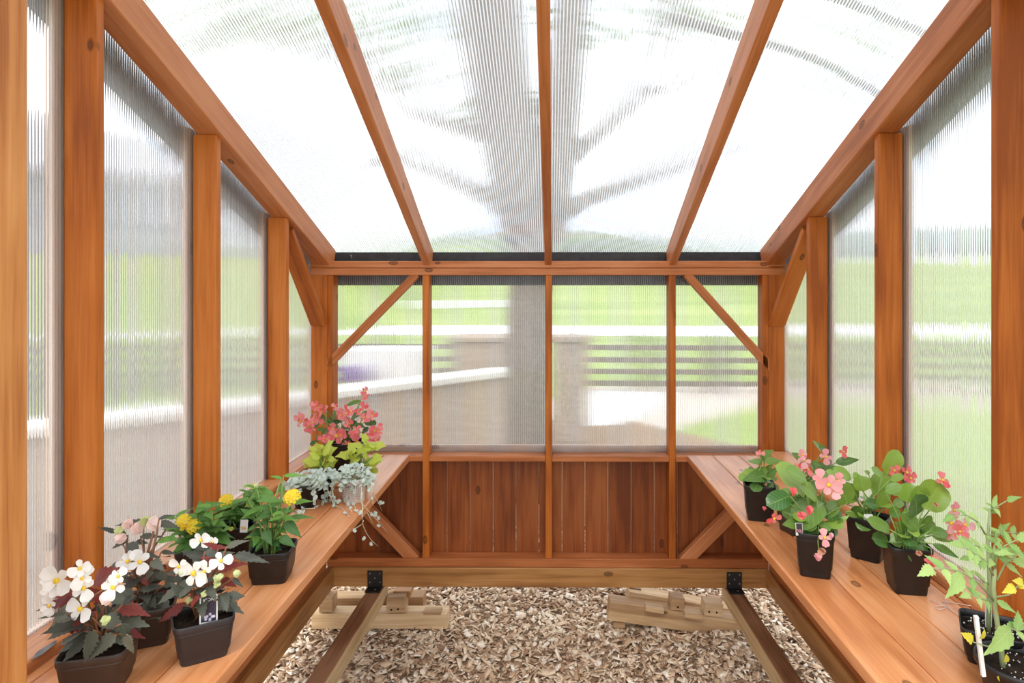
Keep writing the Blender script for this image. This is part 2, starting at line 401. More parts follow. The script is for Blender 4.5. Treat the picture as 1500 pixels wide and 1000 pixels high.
# ---- side walls
def side(sg, X, nm, lab):
    wl = empty('wall_'+nm, (X, -1.2, 0)); tag(wl, lab, 'wall', kind='structure')
    xo = X+sg*.089
    xa, xb = min(X, xo), max(X, xo)
    for i in range(5):
        y1 = .12-i*SP if i else .038
        y0 = y1-.038
        if i == 4: y0, y1 = FRONT-.0, FRONT+.038
        box('stud', xa, xb, y0, y1, .43, under((y0+y1)/2)+.005, W_POST, wl, .005)
    # sloping end rafter
    xm_ = (xa+xb)/2-sg*.016; p0 = Vector((xm_, .085, under(.085)+RD/2)); p1 = Vector((xm_, FRONT-.1, under(FRONT-.1)+RD/2))
    board('end_rafter', p0, p1, (1, 0, 0), .090, .118, W_RAFT, wl, .005)
    # sill between the posts, a low ledge behind the bench
    for i in range(4):
        ya = .12-(i+1)*SP if i < 3 else FRONT+.038
        yb = (.12-i*SP-.038) if i else .0
        box('sill_ledge', min(X-sg*.002, X+sg*.105), max(X-sg*.002, X+sg*.105), ya+.001, yb-.001, .985, 1.031, W_BENCH, wl, .012)
    box('bottom_plate', xa, xb, FRONT, .0, .376, .426, W_RAFT, wl)
    bx = []; y = FRONT
    while y < -.01: bx.append((y-FRONT+.0012, min(y+.132, 0)-FRONT-.0012, -.009, .009, -.30, .30)); y += .132
    bevel_boxes('cladding', bx, frame((0, 1, 0), (1, 0, 0), (0, 0, 1), (xo+sg*.010, FRONT, .68)), W_CLAD, wl, .003, 1)
    # knee brace up to the rafter
    pa = Vector((X+sg*.045, -.0, zrel(474))); pb = Vector((X+sg*.045, -.475, under(-.475)-.02))
    board('brace', pa, pb, (1, 0, 0), .086, .036, W_POST, wl, .004)
    # battens outside the panes and a barge board under the roof edge
    xb0 = xo+sg*.012
    for i in range(5):
        yc = (.12-i*SP-.019) if i else .06
        if i == 4: yc = FRONT+.02
        zt = under(yc)+.03
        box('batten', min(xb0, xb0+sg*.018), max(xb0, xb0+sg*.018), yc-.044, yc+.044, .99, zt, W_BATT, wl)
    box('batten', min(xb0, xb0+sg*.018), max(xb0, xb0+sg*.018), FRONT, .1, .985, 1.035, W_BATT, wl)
    xg = xo+sg*.07
    board('barge_board', (xg, .16, under(.16)-.0), (xg, FRONT-.15, under(FRONT-.15)-.0), (0, 0, 1), .15, .022, M_CHAR, wl)
    return wl
side(-1, XL, 'left', 'left wall of upright cedar posts under a sloping rafter')
side(1, XR, 'right', 'right wall of upright cedar posts under a sloping rafter')
SIDE_L = {-1: ['shortest milky side pane beside the coral begonia', 'milky side pane behind the lantanas', 'tall milky side pane behind the white begonias', 'narrow milky side pane beside the nearest post'],
          1: ['shortest milky side pane in the corner past the smallest begonia', 'milky side pane on the lawn side, next to the corner pane', 'tall milky side pane behind the green begonias', 'milky side pane beside the tomato seedlings']}
for sg, X in ((-1, XL), (1, XR)):
    ys = [.09, .12-SP-.019, .12-2*SP-.019, .12-3*SP-.019, FRONT]
    for i in range(4):
        y1, y0 = ys[i]-.001, ys[i+1]+.001; yc = (y0+y1)/2
        poly = [(y0-yc, .992-1.5), (y1-yc, .992-1.5), (y1-yc, under(y1)+.06-1.5), (y0-yc, under(y0)+.06-1.5)]
        window(SIDE_L[sg][i], poly, frame((0, 1, 0), (0, 0, 1), (1, 0, 0), (X+sg*.0955, yc, 1.5)), P_SIDE)

# ---- roof
rf = empty('ceiling', (0, -1.1, 2.5)); tag(rf, 'sloping roof of cedar rafters carrying clear fluted sheets', 'roof', kind='structure')
for (xb, xt) in ((-.690, -.64), (-.006, -.018), (.690, .635)):
    p0 = Vector((xb, .085, under(.085)+RD/2)); pm = -1.84
    sl = (xt-xb)/(pm); ye = FRONT-.1
    p1 = Vector((xb+sl*ye, ye, under(ye)+RD/2))
    board('rafter', p0, p1, (1, 0, 0), .040, .118, W_RAFT, rf, .004)
box('ridge_beam', XL-.2, XR+.2, FRONT-.17, FRONT-.10, under(FRONT-.1)-.12, under(FRONT-.1)+.10, W_RAFT, rf)
sl = Vector((0, -1, .367)).normalized(); nrm = Vector((0, .367, 1)).normalized()
rc = [XL-.19, -.690, -.006, .690, XR+.19]
L0, L1 = .155, FRONT-.1
RL = ['fluted roof sheet over the flowering bench', 'fluted roof sheet under the forking tree limbs', 'fluted roof sheet crossed by the thin right limbs', 'fluted roof sheet over the green begonias']
for i in range(4):
    a, b = rc[i]+.001, rc[i+1]-.001; xm = (a+b)/2; ym = (L0+L1)/2
    ln = (L0-L1)*math.sqrt(1+.367**2)/2
    c = Vector((xm, ym, under(ym)+RD+.008))
    window(RL[i], [(a-xm, -ln), (b-xm, -ln), (b-xm, ln), (a-xm, ln)], frame((1, 0, 0), sl, nrm, c), P_ROOF)

# ---- front door posts
fw = empty('wall_front', (0, FRONT, 0)); tag(fw, 'knotty cedar door post at the open near end', 'door post', kind='structure')
xp = PY(42, 500, -2.326).x
box('door_post', xp-.10, xp, -2.42, -2.326, .27, 2.75, wood('door_post_cedar', (.40, .13, .03), (.60, .24, .07), (.72, .34, .12), knots=.5), fw, .006)
box('door_post', 1.10, 1.20, -2.42, -2.326, .27, 2.75, W_POST, fw, .006)

# ---- floor frame on blocks
ff = empty('floor_frame', (0, 0, .18)); tag(ff, 'open floor frame of treated timber beams under the walls', 'floor frame', kind='structure')
box('back_beam', XL-.0, XR+.0, -.004, .085, .266, .3745, W_TREAT, ff)
XBL, XBR = -1.208, 1.205
box('side_beam', XBL-.05, XBL, FRONT, -.006, .266, .3745, W_TREAT, ff)
box('side_beam', XBR, XBR+.05, FRONT, -.006, .266, .3745, W_TREAT, ff)
def joist(pl, pr, px_l, px_r, plate_c):
    """top-edge pixels at the back and at the frame's bottom edge"""
    zt = .262
    a0, a1 = PZ(pl[0], pl[1], zt), PZ(px_l[0], px_l[1], zt); b0, b1 = PZ(pr[0], pr[1], zt), PZ(px_r[0], px_r[1], zt)
    c0 = (a0+b0)/2; c1 = (a1+b1)/2; d = (c1-c0).normalized()
    s0 = c0+d*(-(c0.y-.085)/d.y) if abs(c0.y) < 2 else c0
    e = c0+d*((FRONT-c0.y)/d.y)
    o = board('joist', (s0.x, s0.y, zt-.045), (e.x, e.y, zt-.045), (1, 0, 0), .088, .088, W_JOIST, ff, .006)
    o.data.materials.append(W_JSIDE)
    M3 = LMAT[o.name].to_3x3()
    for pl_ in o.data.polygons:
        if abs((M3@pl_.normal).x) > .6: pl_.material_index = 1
    inv = LMAT[o.name].inverted()
    # angle bracket
    mb = []; xw = c0.x
    br = bevel_boxes('bracket', [(-.042, .042, -.006, 0, 0, .092), (-.042, .042, -.065, 0, -.003, .003)], frame((1, 0, 0), (0, 1, 0), (0, 0, 1), (plate_c, -.0055, .2665)), M_METAL, None, .0012, 1)
    setpar(br, o); br.matrix_parent_inverse = inv; base = Vector(ff.location); br.location = br.location-base
    sc = MB()
    for (dx, dz) in ((-.028, .078), (.028, .078), (0, .052), (-.028, .028), (.028, .028)):
        sc.tube([(plate_c+dx, -.0112, .2665+dz), (plate_c+dx, -.0135, .2665+dz)], .0042, n=8)
    sc.tube([(plate_c+.01, -.045, .269), (plate_c+.01, -.045, .272)], .006, n=8)
    so = sc.build('screws', M_SCREW, None); setpar(so, o); so.matrix_parent_inverse = inv; so.location = -base
    return o
joist((537, 863), (562, 863), (445, 1000), (478, 1000), PY(550, 845, 0).x)
joist((1067, 868), (1089, 868), (1146, 1000), (1180, 1000), PY(1075, 850, 0).x)

# ---- benches
def bench(sg, Xw, Xe, lab):
    lo, hi = sorted((Xw-sg*.004, Xe)); W = .1437
    t = empty('potting_bench', ((lo+hi)/2, -1.2, ZB-.04)); tag(t, lab, 'bench', 'long cedar benches')
    bx = []; n = 3
    yc = (FRONT+.10-.004)/2; hl = (-.004-(FRONT+.10))/2
    if sg > 0:      # inner edge is the low side
        x = lo
        while x < hi-.01: bx.append((x-lo+.0008, min(x+W, hi)-lo-.0008, -.019, .019, -hl, hl)); x += W
        org = lo
        M = frame((1, 0, 0), (0, 0, 1), (0, -1, 0), (org, yc, ZB-.019))
    else:
        x = hi
        while x > lo+.01: bx.append((hi-x+.0008, hi-max(x-W, lo)-.0008, -.019, .019, -hl, hl)); x -= W
        M = frame((-1, 0, 0), (0, 0, 1), (0, 1, 0), (hi, yc, ZB-.019))
    bevel_boxes('bench_top', bx, M, W_BENCH, t, .006, 3)
    for y in (-.55, -1.2, -1.85): box('support', lo+(.02 if sg < 0 else .17), hi-(.17 if sg < 0 else .02), y-.019, y+.019, ZB-.128, ZB-.0385, W_POST, t)
    return t
bench(-1, XL, -.7807, 'cedar bench with dark-leaved white begonias, lantanas and trailing plants')
bench(1, XR, .7651, 'cedar bench with green-leaved pink begonias and tomato seedlings')

# ================================================================== GROUND
def terrain():
    def hgt(x, y):
        z = -.02
        r = y if y > 0 else 0
        if y > 34: z += (y-34)*.085
        if x < -9 and y > -6: z += min(4.0, max(0, (-9-x))*.6)*min(1, max(0, (y-27)/7))
        z += .0
        return z
    xs = np.concatenate([np.linspace(-110, -12, 30), np.linspace(-11, 11, 45), np.linspace(12, 110, 30)])
    ys = np.concatenate([np.linspace(-12, 14, 40), np.linspace(15, 40, 26), np.linspace(43, 190, 36)])
    vs = [(x, y, hgt(x, y)+(noise.noise((x*.05, y*.05, 0))*.6 if y > 40 else 0)) for y in ys for x in xs]
    n = len(xs); fs = [(j*n+i, j*n+i+1, (j+1)*n+i+1, (j+1)*n+i) for j in range(len(ys)-1) for i in range(n-1)]
    mb = MB(); mb.add(vs, fs)
    m, t, o = newmat('meadow')
    tcn = N(t, 'ShaderNodeTexCoord'); n1 = N(t, 'ShaderNodeTexNoise', Scale=.12, Detail=4.0); n2 = N(t, 'ShaderNodeTexNoise', Scale=3.0, Detail=6.0)
    mpn = N(t, 'ShaderNodeMapping'); mpn.inputs['Scale'].default_value = (.35, 1.6, 1); t.links.new(tcn.outputs['Object'], mpn.inputs['Vector']); t.links.new(mpn.outputs[0], n1.inputs['Vector'])
    t.links.new(tcn.outputs['Object'], n2.inputs['Vector'])
    f = math_(t, 'ADD', math_(t, 'MULTIPLY', n1.outputs['Fac'], .7), math_(t, 'MULTIPLY', n2.outputs['Fac'], .3))
    c = ramp_(t, f, [(.32, (.20, .29, .07)), (.5, (.31, .39, .11)), (.68, (.45, .50, .17))])
    b = N(t, 'ShaderNodeBsdfPrincipled', Roughness=.9); t.links.new(c, b.inputs['Base Color']); t.links.new(b.outputs[0], o.inputs[0])
    ob = mb.build('ground', m); tag(ob, 'rolling green meadow and lawn around the greenhouse', 'ground', kind='structure')
terrain()
def slab(name, label, pts, z, mat, cat='ground', th=.03):
    n = len(pts); vs = [(x, y, z-th) for x, y in pts]+[(x, y, z) for x, y in pts]
    mb = MB(); mb.add(vs, [tuple(range(n, 2*n)), tuple(range(n))[::-1]]+[(i, (i+1) % n, (i+1) % n+n, i+n) for i in range(n)])
    o = mb.build(name, mat, smooth=False); tag(o, label, cat, kind='structure'); return o
M_MULCH = plain('mulch_soil', (.34, .24, .16), .95, .1, 0, .4)
M_GRAV = plain('pale_gravel', (.66, .57, .49), .95, .1, 0, .18)
M_CONC = plain('pale_concrete', (.80, .79, .77), .9, .2, 0, .06)
def G(px, py): p = PZ(px, py, 0.0); return (p.x, p.y)
slab('ground', 'bed of wood chip mulch beneath the greenhouse floor', [(-5, -6), (2.9, -6), (2.6, 1.6), (3.2, 3.2), (1.2, 6.0), (-6, 6.0)], .006, M_MULCH)
slab('path', 'pinkish gravel path running between lawn and fence', [G(820, 566), G(1500, 566), G(1900, 572), G(1900, 590), G(1120, 588), G(1000, 622), G(985, 640), G(940, 655), G(840, 662), G(800, 600)], .002, M_GRAV, 'path')
slab('paving', 'bright pale concrete slab beyond the stone pillar', [G(862, 572), G(985, 575), G(965, 592), G(905, 622), G(862, 625)], .012, M_CONC, 'paving')
slab('road', 'pale road crossing the meadow beyond the fence', [(-80, 27.5), (-20, 25.5), (20, 23.5), (90, 22), (90, 29), (20, 31.5), (-20, 33), (-80, 34)], .02, M_CONC, 'road')
slab('road', 'narrow pale driveway curving over the far slope', [(-60, 42), (-10, 41.5), (-2, 44), (-2, 45.5), (-10, 43.5), (-60, 44.5)], 1.25, M_CONC, 'road', 1.0)
slab('path', 'pale gravel yard beside the flowering bench wall', [(-16, -6), (-5.0, -6), (-5.6, 5), (-18, 9)], .010, M_GRAV, 'yard')

# loose wood chips: uncountable
def chips():
    rs = np.random.RandomState(3)
    M = 62000
    x = rs.uniform(-2.4, 2.4, M); y = rs.uniform(-1.9, 1.7, M)
    dens = rs.rand(M) < np.clip(1.25-.45*np.abs(y), .4, 1); x, y = x[dens], y[dens]; M = len(x)
    L = rs.gamma(4, .0072, M)+.013; Wd = L*rs.uniform(.22, .65, M); T = rs.uniform(.0015, .004, M)
    yaw = rs.uniform(0, 2*PI, M); tx = rs.normal(0, .38, M); ty = rs.normal(0, .38, M); z = rs.uniform(.006, .030, M)
    ca, sa = np.cos(yaw), np.sin(yaw)
    ax = np.stack([ca*np.cos(tx), sa*np.cos(tx), np.sin(tx)], 1); up = np.stack([-np.sin(tx)*ca, -np.sin(tx)*sa, np.cos(tx)], 1)
    b = np.cross(up, ax); by = b*np.cos(ty)[:, None]+up*np.sin(ty)[:, None]; uz = np.cross(ax, by)
    c = np.stack([x, y, z], 1)
    sh = rs.uniform(.55, 1.0, (M, 4))
    V = np.empty((M, 8, 3)); k = 0
    for sz in (-1, 1):
        for q, (sx, sy) in enumerate(((-1, -1), (1, -1), (1, 1), (-1, 1))):
            V[:, k] = c+ax*(sx*L/2*sh[:, q])[:, None]+by*(sy*Wd/2*sh[:, (q+1) % 4])[:, None]+uz*(sz*T/2)[:, None]; k += 1
    F = np.array([(0, 3, 2, 1), (4, 5, 6, 7), (0, 1, 5, 4), (1, 2, 6, 5), (2, 3, 7, 6), (3, 0, 4, 7)])
    faces = (F[None]+(np.arange(M)*8)[:, None, None]).reshape(-1, 4)
    me = bpy.data.meshes.new('wood_chips')
    me.vertices.add(M*8); me.vertices.foreach_set('co', V.reshape(-1).astype(np.float32))
    me.loops.add(faces.size); me.loops.foreach_set('vertex_index', faces.reshape(-1).astype(np.int32))
    me.polygons.add(len(faces)); me.polygons.foreach_set('loop_start', np.arange(0, faces.size, 4, dtype=np.int32))
    a = me.attributes.new('rnd', 'FLOAT', 'POINT'); a.data.foreach_set('value', np.repeat(rs.rand(M), 8).astype(np.float32))
    me.update(calc_edges=True); me.validate()
    m, t, o = newmat('wood_chip')
    at = N(t, 'ShaderNodeAttribute', attribute_name='rnd')
    c_ = ramp_(t, at.outputs['Fac'], [(0, (.20, .11, .06)), (.15, (.46, .29, .17)), (.45, (.68, .50, .33)), (.75, (.82, .68, .50)), (1, (.92, .84, .72))])
    bb = N(t, 'ShaderNodeBsdfPrincipled', Roughness=.85); t.links.new(c_, bb.inputs['Base Color']); t.links.new(bb.outputs[0], o.inputs[0])
    me.materials.append(m); ob = bpy.data.objects.new('wood_chips', me); COL.objects.link(ob)
    tag(ob, 'loose pale wood chips covering the ground under the floor frame', 'wood chips', kind='stuff')
chips()

M_HOLE = plain('dark_hole', (.03, .02, .012), .9, .1)
W_BLK = wood('block_end', (.30, .17, .08), (.46, .29, .15), (.62, .44, .26), rough=.65, knots=.2)
# ---- cribbing blocks carrying the joists
def timber(label, c, L, Wd, H, yaw=0, pitch=0, mat=W_PALE, group='timber blocks under the joists'):
    x = Vector((math.cos(yaw)*math.cos(pitch), math.sin(yaw)*math.cos(pitch), math.sin(pitch))); c = Vector(c)
    up = Vector((0, 0, 1)); yv = up.cross(x).normalized()
    o = board('timber_block', c-x*L/2, c+x*L/2, yv, Wd, H, mat, None, .003); tag(o, label, 'timber block', group); return o
def blk(px, py, Y): return PY(px, py, Y)
def holes(o, pts):
    for p in pts:
        mb = MB(); mb.tube([p+Vector((0, .0005, 0)), p+Vector((0, -.0008, 0))], .006, .005, 8)
        h = mb.build('nail_hole', M_HOLE, None); h.parent = o; h.matrix_parent_inverse = LMAT[o.name].inverted()
def span(label, pl, pr, Y, Wd, H, mat=W_PALE):
    a, b = PY(*pl, Y), PY(*pr, Y); c = (a+b)/2+Vector((0, Wd/2, -H/2)); d = b-a
    return timber(label, c, d.length, Wd, H, 0, math.atan2(d.z, d.x), mat)
# beside the flowering bench (front faces about the plane of the back beam)
span('long squared timber lying lowest on the chips under the joist near the flowering bench', (456, 899), (655, 899), .0, .10, .086)
span('upper timber bearing the joist near the flowering bench', (472, 877), (620, 874), .16, .10, .073)
span('short upright block end beside the bench corner, resting on the lower timber', (467, 875), (487, 875), -.005, .09, .084, W_BLK)
holes(span('short block end with two dark nail holes right beside the joist', (566, 876), (593, 875), -.005, .09, .084, W_BLK), [PY(573, 893, -.0055), PY(583, 892, -.0055)])
span('thin shim on top of the block with two nail holes', (576, 866), (601, 866), .06, .07, .034, W_TREAT)
span('thin shim lying flat near the free end of the lower timber', (620, 896), (646, 896), -.002, .06, .018)
span('small cube on top of the block beside the bench corner', (470, 866), (480, 866), .03, .05, .036, W_BLK)
# beside the green begonias
span('long tilted timber lying lowest under the joist near the tomato bench', (892, 881), (1090, 909), .0, .10, .105)
span('upper tilted timber bearing the joist near the tomato bench', (920, 866), (1075, 893), .10, .10, .075)
span('dark offcut on the raised end of the upper tilted timber', (921, 860), (939, 863), .14, .07, .020, W_JOIST)
holes(span('short block end with one knot hole leaning against the upper tilted timber', (983, 876), (1003, 878), -.01, .09, .066, W_BLK), [PY(993, 889, -.0105)])
holes(span('larger block end with two knot holes beside the tilted joist', (1032, 883), (1059, 886), -.015, .09, .070, W_BLK), [PY(1039, 896, -.0155), PY(1050, 897, -.0155)])
span('brown offcut lying on top behind the two block ends', (1037, 876), (1058, 880), .13, .06, .025, W_TREAT)
span('flat shim between the tilted timbers near their raised end', (946, 889), (973, 893), -.062, .06, .024)
span('end-grain shim between the two block ends', (1003, 898), (1030, 901), -.062, .06, .026)
span('flat shim under the far end of the lowest tilted timber', (899, 911), (916, 912), .01, .09, .032)
span('wedge half buried in chips under the lowest tilted timber', (1010, 928), (1036, 932), .0, .09, .045)

# ================================================================== OUTDOORS
M_BARK = plain('grey_bark', (.20, .165, .13), .95, .1, 0, .35)
M_STONE = plain('brown_stone', (.47, .37, .28), .9, .15, 0, .3)
M_CAP = plain('pale_capstone', (.78, .75, .70), .9, .15, 0, .08)
L_TREE = leafmat('tree_leaf', (.20, .30, .08), (.42, .52, .20), None, None, .6, .3)
L_SHRUB = leafmat('shrub_leaf', (.13, .18, .06), (.24, .30, .10), None, None, .6, .2)
def scatter_leaves(mb, c, rad, n, size, sq=(1, 1, 1)):
    for _ in range(n):
        d = Vector((R.gauss(0, 1), R.gauss(0, 1), R.gauss(0, 1))).normalized()*rad*(R.random()**.4)
        p = Vector(c)+Vector((d.x*sq[0], d.y*sq[1], d.z*sq[2]))
        a = Vector((R.gauss(0, 1), R.gauss(0, 1), R.gauss(0, .5))).normalized(); b = a.cross(Vector((R.gauss(0, .4), R.gauss(0, .4), 1))).normalized()
        s = size*R.uniform(.6, 1.3)
        mb.add([p, p+a*s*.5+b*s*.3, p+a*s, p+a*s*.5-b*s*.3], [(0, 1, 2, 3)], [(.5, 0), (1, .5), (.5, 1), (0, .5)], R.random())
TY = 2.4
def tp(px, py, dy=0): return PY(px, py, TY+dy)
tr = empty('tree', (tp(775, 660).x, TY, 0)); tag(tr, 'big grey forking tree standing just outside the back panes', 'tree')
mb = MB()
base = Vector((tp(774, 500).x, TY, 0))
mb.tube([base, base+Vector((0, 0, .25)), tp(774, 560), tp(775, 450), tp(782, 380), tp(786, 330)], .22, .20, 14)
mb.build('trunk', M_BARK, tr)
limbs = [([(776, 350, 0), (748, 250, .1), (722, 140, .1), (700, 30, .1), (680, -120, .2), (650, -300, .3)], .17, .11),
         ([(782, 345, 0), (768, 250, -.1), (755, 140, -.15), (745, 20, -.2), (735, -180, -.3)], .15, .09),
         ([(794, 345, 0), (812, 240, .1), (826, 120, .1), (838, 0, .2), (850, -200, .3)], .17, .11),
         ([(770, 335, 0), (720, 290, .2), (655, 250, .3), (600, 225, .4), (560, 230, .5)], .07, .03),
         ([(745, 215, 0), (690, 190, .2), (620, 160, .3), (560, 90, .4), (460, 40, .6), (380, -20, .9)], .055, .03),
         ([(812, 320, 0), (860, 290, .1), (930, 262, .2), (1010, 225, .3), (1060, 200, .4)], .06, .03),
         ([(815, 250, 0), (870, 200, .1), (930, 140, .1), (960, 70, .2), (985, -20, .3), (1020, -160, .4)], .055, .035),
         ([(930, 140, .1), (980, 120, .2), (1040, 90, .3)], .025, .015),
         ([(965, 20, .2), (1050, 45, .5), (1160, 70, .8), (1290, 140, 1.2), (1390, 180, 1.6)], .03, .02),
         ([(1020, -60, .2), (1180, -20, .5), (1300, 20, .8), (1420, 60, 1.2)], .03, .02)]
for pts, r0, r1 in limbs:
    m_ = MB(); m_.tube([tp(*p) for p in pts], r0*1.25+.012, r1*1.25+.012, 10); m_.build('limb', M_BARK, tr)
mb = MB()
for (px, py, dy, rad, n) in ((735, 165, .3, .28, 110), (770, 150, .2, .2, 60), (420, 20, .8, .5, 110), (330, 30, 1, .5, 90), (520, 40, .4, .5, 90), (640, 30, .6, .5, 80), (600, 100, .8, .4, 50), (880, 30, .6, .5, 60), (1010, 25, .5, .4, 60), (1150, 120, 1, .5, 60),
                              (1250, 30, 1.2, .6, 90), (1330, 110, 1.4, .5, 60), (730, -60, .4, .7, 120), (1050, -100, .6, .8, 140), (450, -90, .6, .8, 140), (250, -60, 1, .8, 140)):
    scatter_leaves(mb, tp(px, py, dy), rad, int(n*1.6), .15, (1.6, 1, .5))
fo = mb.build('foliage', L_TREE, tr, smooth=False); fo['kind'] = 'stuff'

# stone wall with pale cap
def gbox(name, a, b, wd, z0, z1, mat, parent, bev=.01):
    a, b = Vector((a[0], a[1], (z0+z1)/2)), Vector((b[0], b[1], (z0+z1)/2))
    return board(name, a, b, (0, 0, 1), z1-z0, wd, mat, parent, bev)
sa = PZ(470, 574, .98); sb = PZ(748, 541, .98)
sw = empty('garden_wall', ((sa.x+sb.x)/2, (sa.y+sb.y)/2, 0)); tag(sw, 'low brown garden wall with a pale cap behind the tree', 'garden wall')
far = sa+(sa-sb)*1.2
gbox('wall_body', far, sb, .30, 0, .93, M_STONE, sw); gbox('capstone', far, sb, .40, .93, 1.0, M_CAP, sw)
def pier(label, px0, px1, pyt, Y, name='stone_pier'):
    a, b = PY(px0, pyt, Y), PY(px1, pyt, Y)
    t = empty(name, ((a.x+b.x)/2, Y+(b.x-a.x)/2, 0)); tag(t, label, 'stone pier', 'stone piers outside the back panes')
    d = b.x-a.x
    box('pier_body', a.x, b.x, Y, Y+d, 0, a.z-.07, M_STONE, t, .02); box('capstone', a.x-.05, b.x+.05, Y-.05, Y+d+.05, a.z-.07, a.z, M_STONE, t, .01)
pier('slim grey stone pier standing beside the tree trunk', 812, 862, 493, 4.6)
pier('broad brown stone pier behind the low garden wall', 660, 742, 494, 6.0)
# white planter
pa = PY(548, 512, 4.9); pb = PY(622, 512, 4.9)
pl = empty('planter_box', ((pa.x+pb.x)/2, 5.2, 0)); tag(pl, 'white planter box with purple flowers seen through the end pane', 'planter')
box('planter_body', pa.x-.45, pb.x, 4.9, 5.6, .0, pa.z, M_WHITE, pl, .02)
mb = MB(); scatter_leaves(mb, (PY(515, 548, 4.8).x, 4.8, PY(515, 548, 4.8).z), .24, 160, .09, (1.2, .5, .5))
mb.build('flowers', petal('purple_petal', (.25, .12, .45), (.42, .28, .62)), pl, smooth=False)['kind'] = 'stuff'
dk = PY(520, 516, 5.8)
box('dark_bench_back', dk.x-.35, dk.x+.35, 5.8, 5.9, .9, dk.z+.06, M_STONE, None, .01); o = bpy.data.objects['dark_bench_back']; o.name = 'garden_bench'; tag(o, 'dark low garden bench back behind the white planter', 'garden bench')
# fence
def Zf(y, d): return 1.92-(y-426.5)*d/950
fe = empty('rail_fence', (4, 8.8, 0)); tag(fe, 'weathered split rail fence along the far side of the path', 'fence')
fy = 8.7
for py in (508, 526, 543, 560):
    z = Zf(py, fy+3.626); gbox('rail', (.4, fy), (24, fy-.9), .05, z-.055, z+.045, M_BARK, fe)
    gbox('rail', (-.6, fy), (-14, fy+1), .05, z-.05, z+.04, M_BARK, fe)
for i, x_ in enumerate((.45, 3.0, 5.5, 8.0, 10.5, 13, 15.5, -.65, -3.2, -5.7, -8.2)):
    y_ = fy-.9*(x_-.4)/23.6 if x_ > 0 else fy+.07*(-x_)
    box('post', x_-.07, x_+.07, y_-.06, y_+.06, 0, 1.12, M_BARK, fe, .01)
# shrubs
def shrub(label, px, pyb, w_px, h_px, grp='rounded shrubs beside the fence'):
    g = PZ(px, pyb, 0); s = (g.y+3.626)/950; t = empty('shrub', g); tag(t, label, 'shrub', grp)
    rad = w_px*s/2; h = h_px*s
    m_ = MB()
    for k in range(5): m_.tube([g, g+Vector((R.uniform(-.2, .2), R.uniform(-.2, .2), h*.6))], .02, .01, 5)
    m_.build('stems', M_BARK, t)
    m_ = MB(); scatter_leaves(m_, g+Vector((0, 0, h*.52)), rad, 420, .10, (1, 1, h/2/rad)); m_.build('foliage', L_SHRUB, t, smooth=False)['kind'] = 'stuff'
shrub('wide dark shrub by the fence behind the pale slab', 945, 566, 76, 92)
shrub('narrow dark shrub by the fence behind the brace', 1045, 566, 46, 74)
# house on the rise
M_HOUSE = plain('slate_siding', (.33, .34, .41), .8, .2, 0, .08); M_ROOF = plain('brown_roof', (.13, .095, .085), .9, .1, 0, .2)
hx0, hx1, hy_ = -27.0, -15.6, 34.0
hs = empty('house', ((hx0+hx1)/2, hy_+4, 0)); tag(hs, 'large slate grey house on the rise beyond the side panes', 'house')
zt = 1.92+(426.5-265)/950*(hy_+3.6); zb = .0
box('house_wall', hx0, hx1, hy_, hy_+8, 0, zt, M_HOUSE, hs, .02)
mb = MB(); mb.add([(hx0-.5, hy_-.6, zt-.1), (hx1+.5, hy_-.6, zt-.1), (hx1+.5, hy_+8.6, zt-.1), (hx0-.5, hy_+8.6, zt-.1), (hx0+2.5, hy_+4, zt+1.0), (hx1-2.5, hy_+4, zt+1.0)],
                  [(0, 1, 5, 4), (1, 2, 5), (2, 3, 4, 5), (3, 0, 4), (3, 2, 1, 0)])
mb.build('roof', M_ROOF, hs, smooth=False)
M_WIN = plain('house_glass', (.05, .06, .08), .1, .6)
for x_ in (-25.5, -22.3, -18.2): box('window', x_, x_+1.1, hy_-.04, hy_+.02, zt-3.0, zt-1.5, M_WIN, hs, .01)
hx = -10.2
h2 = empty('garage', (hx, 8.5, 0)); tag(h2, 'dark brown shed close to the near side pane', 'shed')
box('shed_wall', -10.6, -8.6, 4.2, 8.2, 0, 3.6, plain('shed_siding', (.17, .12, .10), .85, .2, 0, .15), h2, .02)
mb = MB(); mb.add([(-10.9, 4.0, 3.6), (-8.3, 4.0, 3.6), (-8.3, 8.4, 3.6), (-10.9, 8.4, 3.6), (-9.6, 4.0, 4.9), (-9.6, 8.4, 4.9)], [(0, 1, 4), (2, 3, 5), (1, 2, 5, 4), (3, 0, 4, 5), (3, 2, 1, 0)])
mb.build('roof', M_ROOF, h2, smooth=False)
# distant woods
mb = MB()
for k in range(150):
    x_ = R.uniform(-105, 105); y_ = R.uniform(150, 175); zz = (y_-34)*.085
    h = R.uniform(4, 7); mb.ball((x_, y_, zz+h*.4), R.uniform(4, 7), R.uniform(3, 5), h*.6, 8, R.random())
o = mb.build('treeline', plain('far_woods', (.20, .25, .16), .95, .1, 0, .3)); tag(o, 'distant hazy woods along the top of the hill', 'woods', kind='stuff')

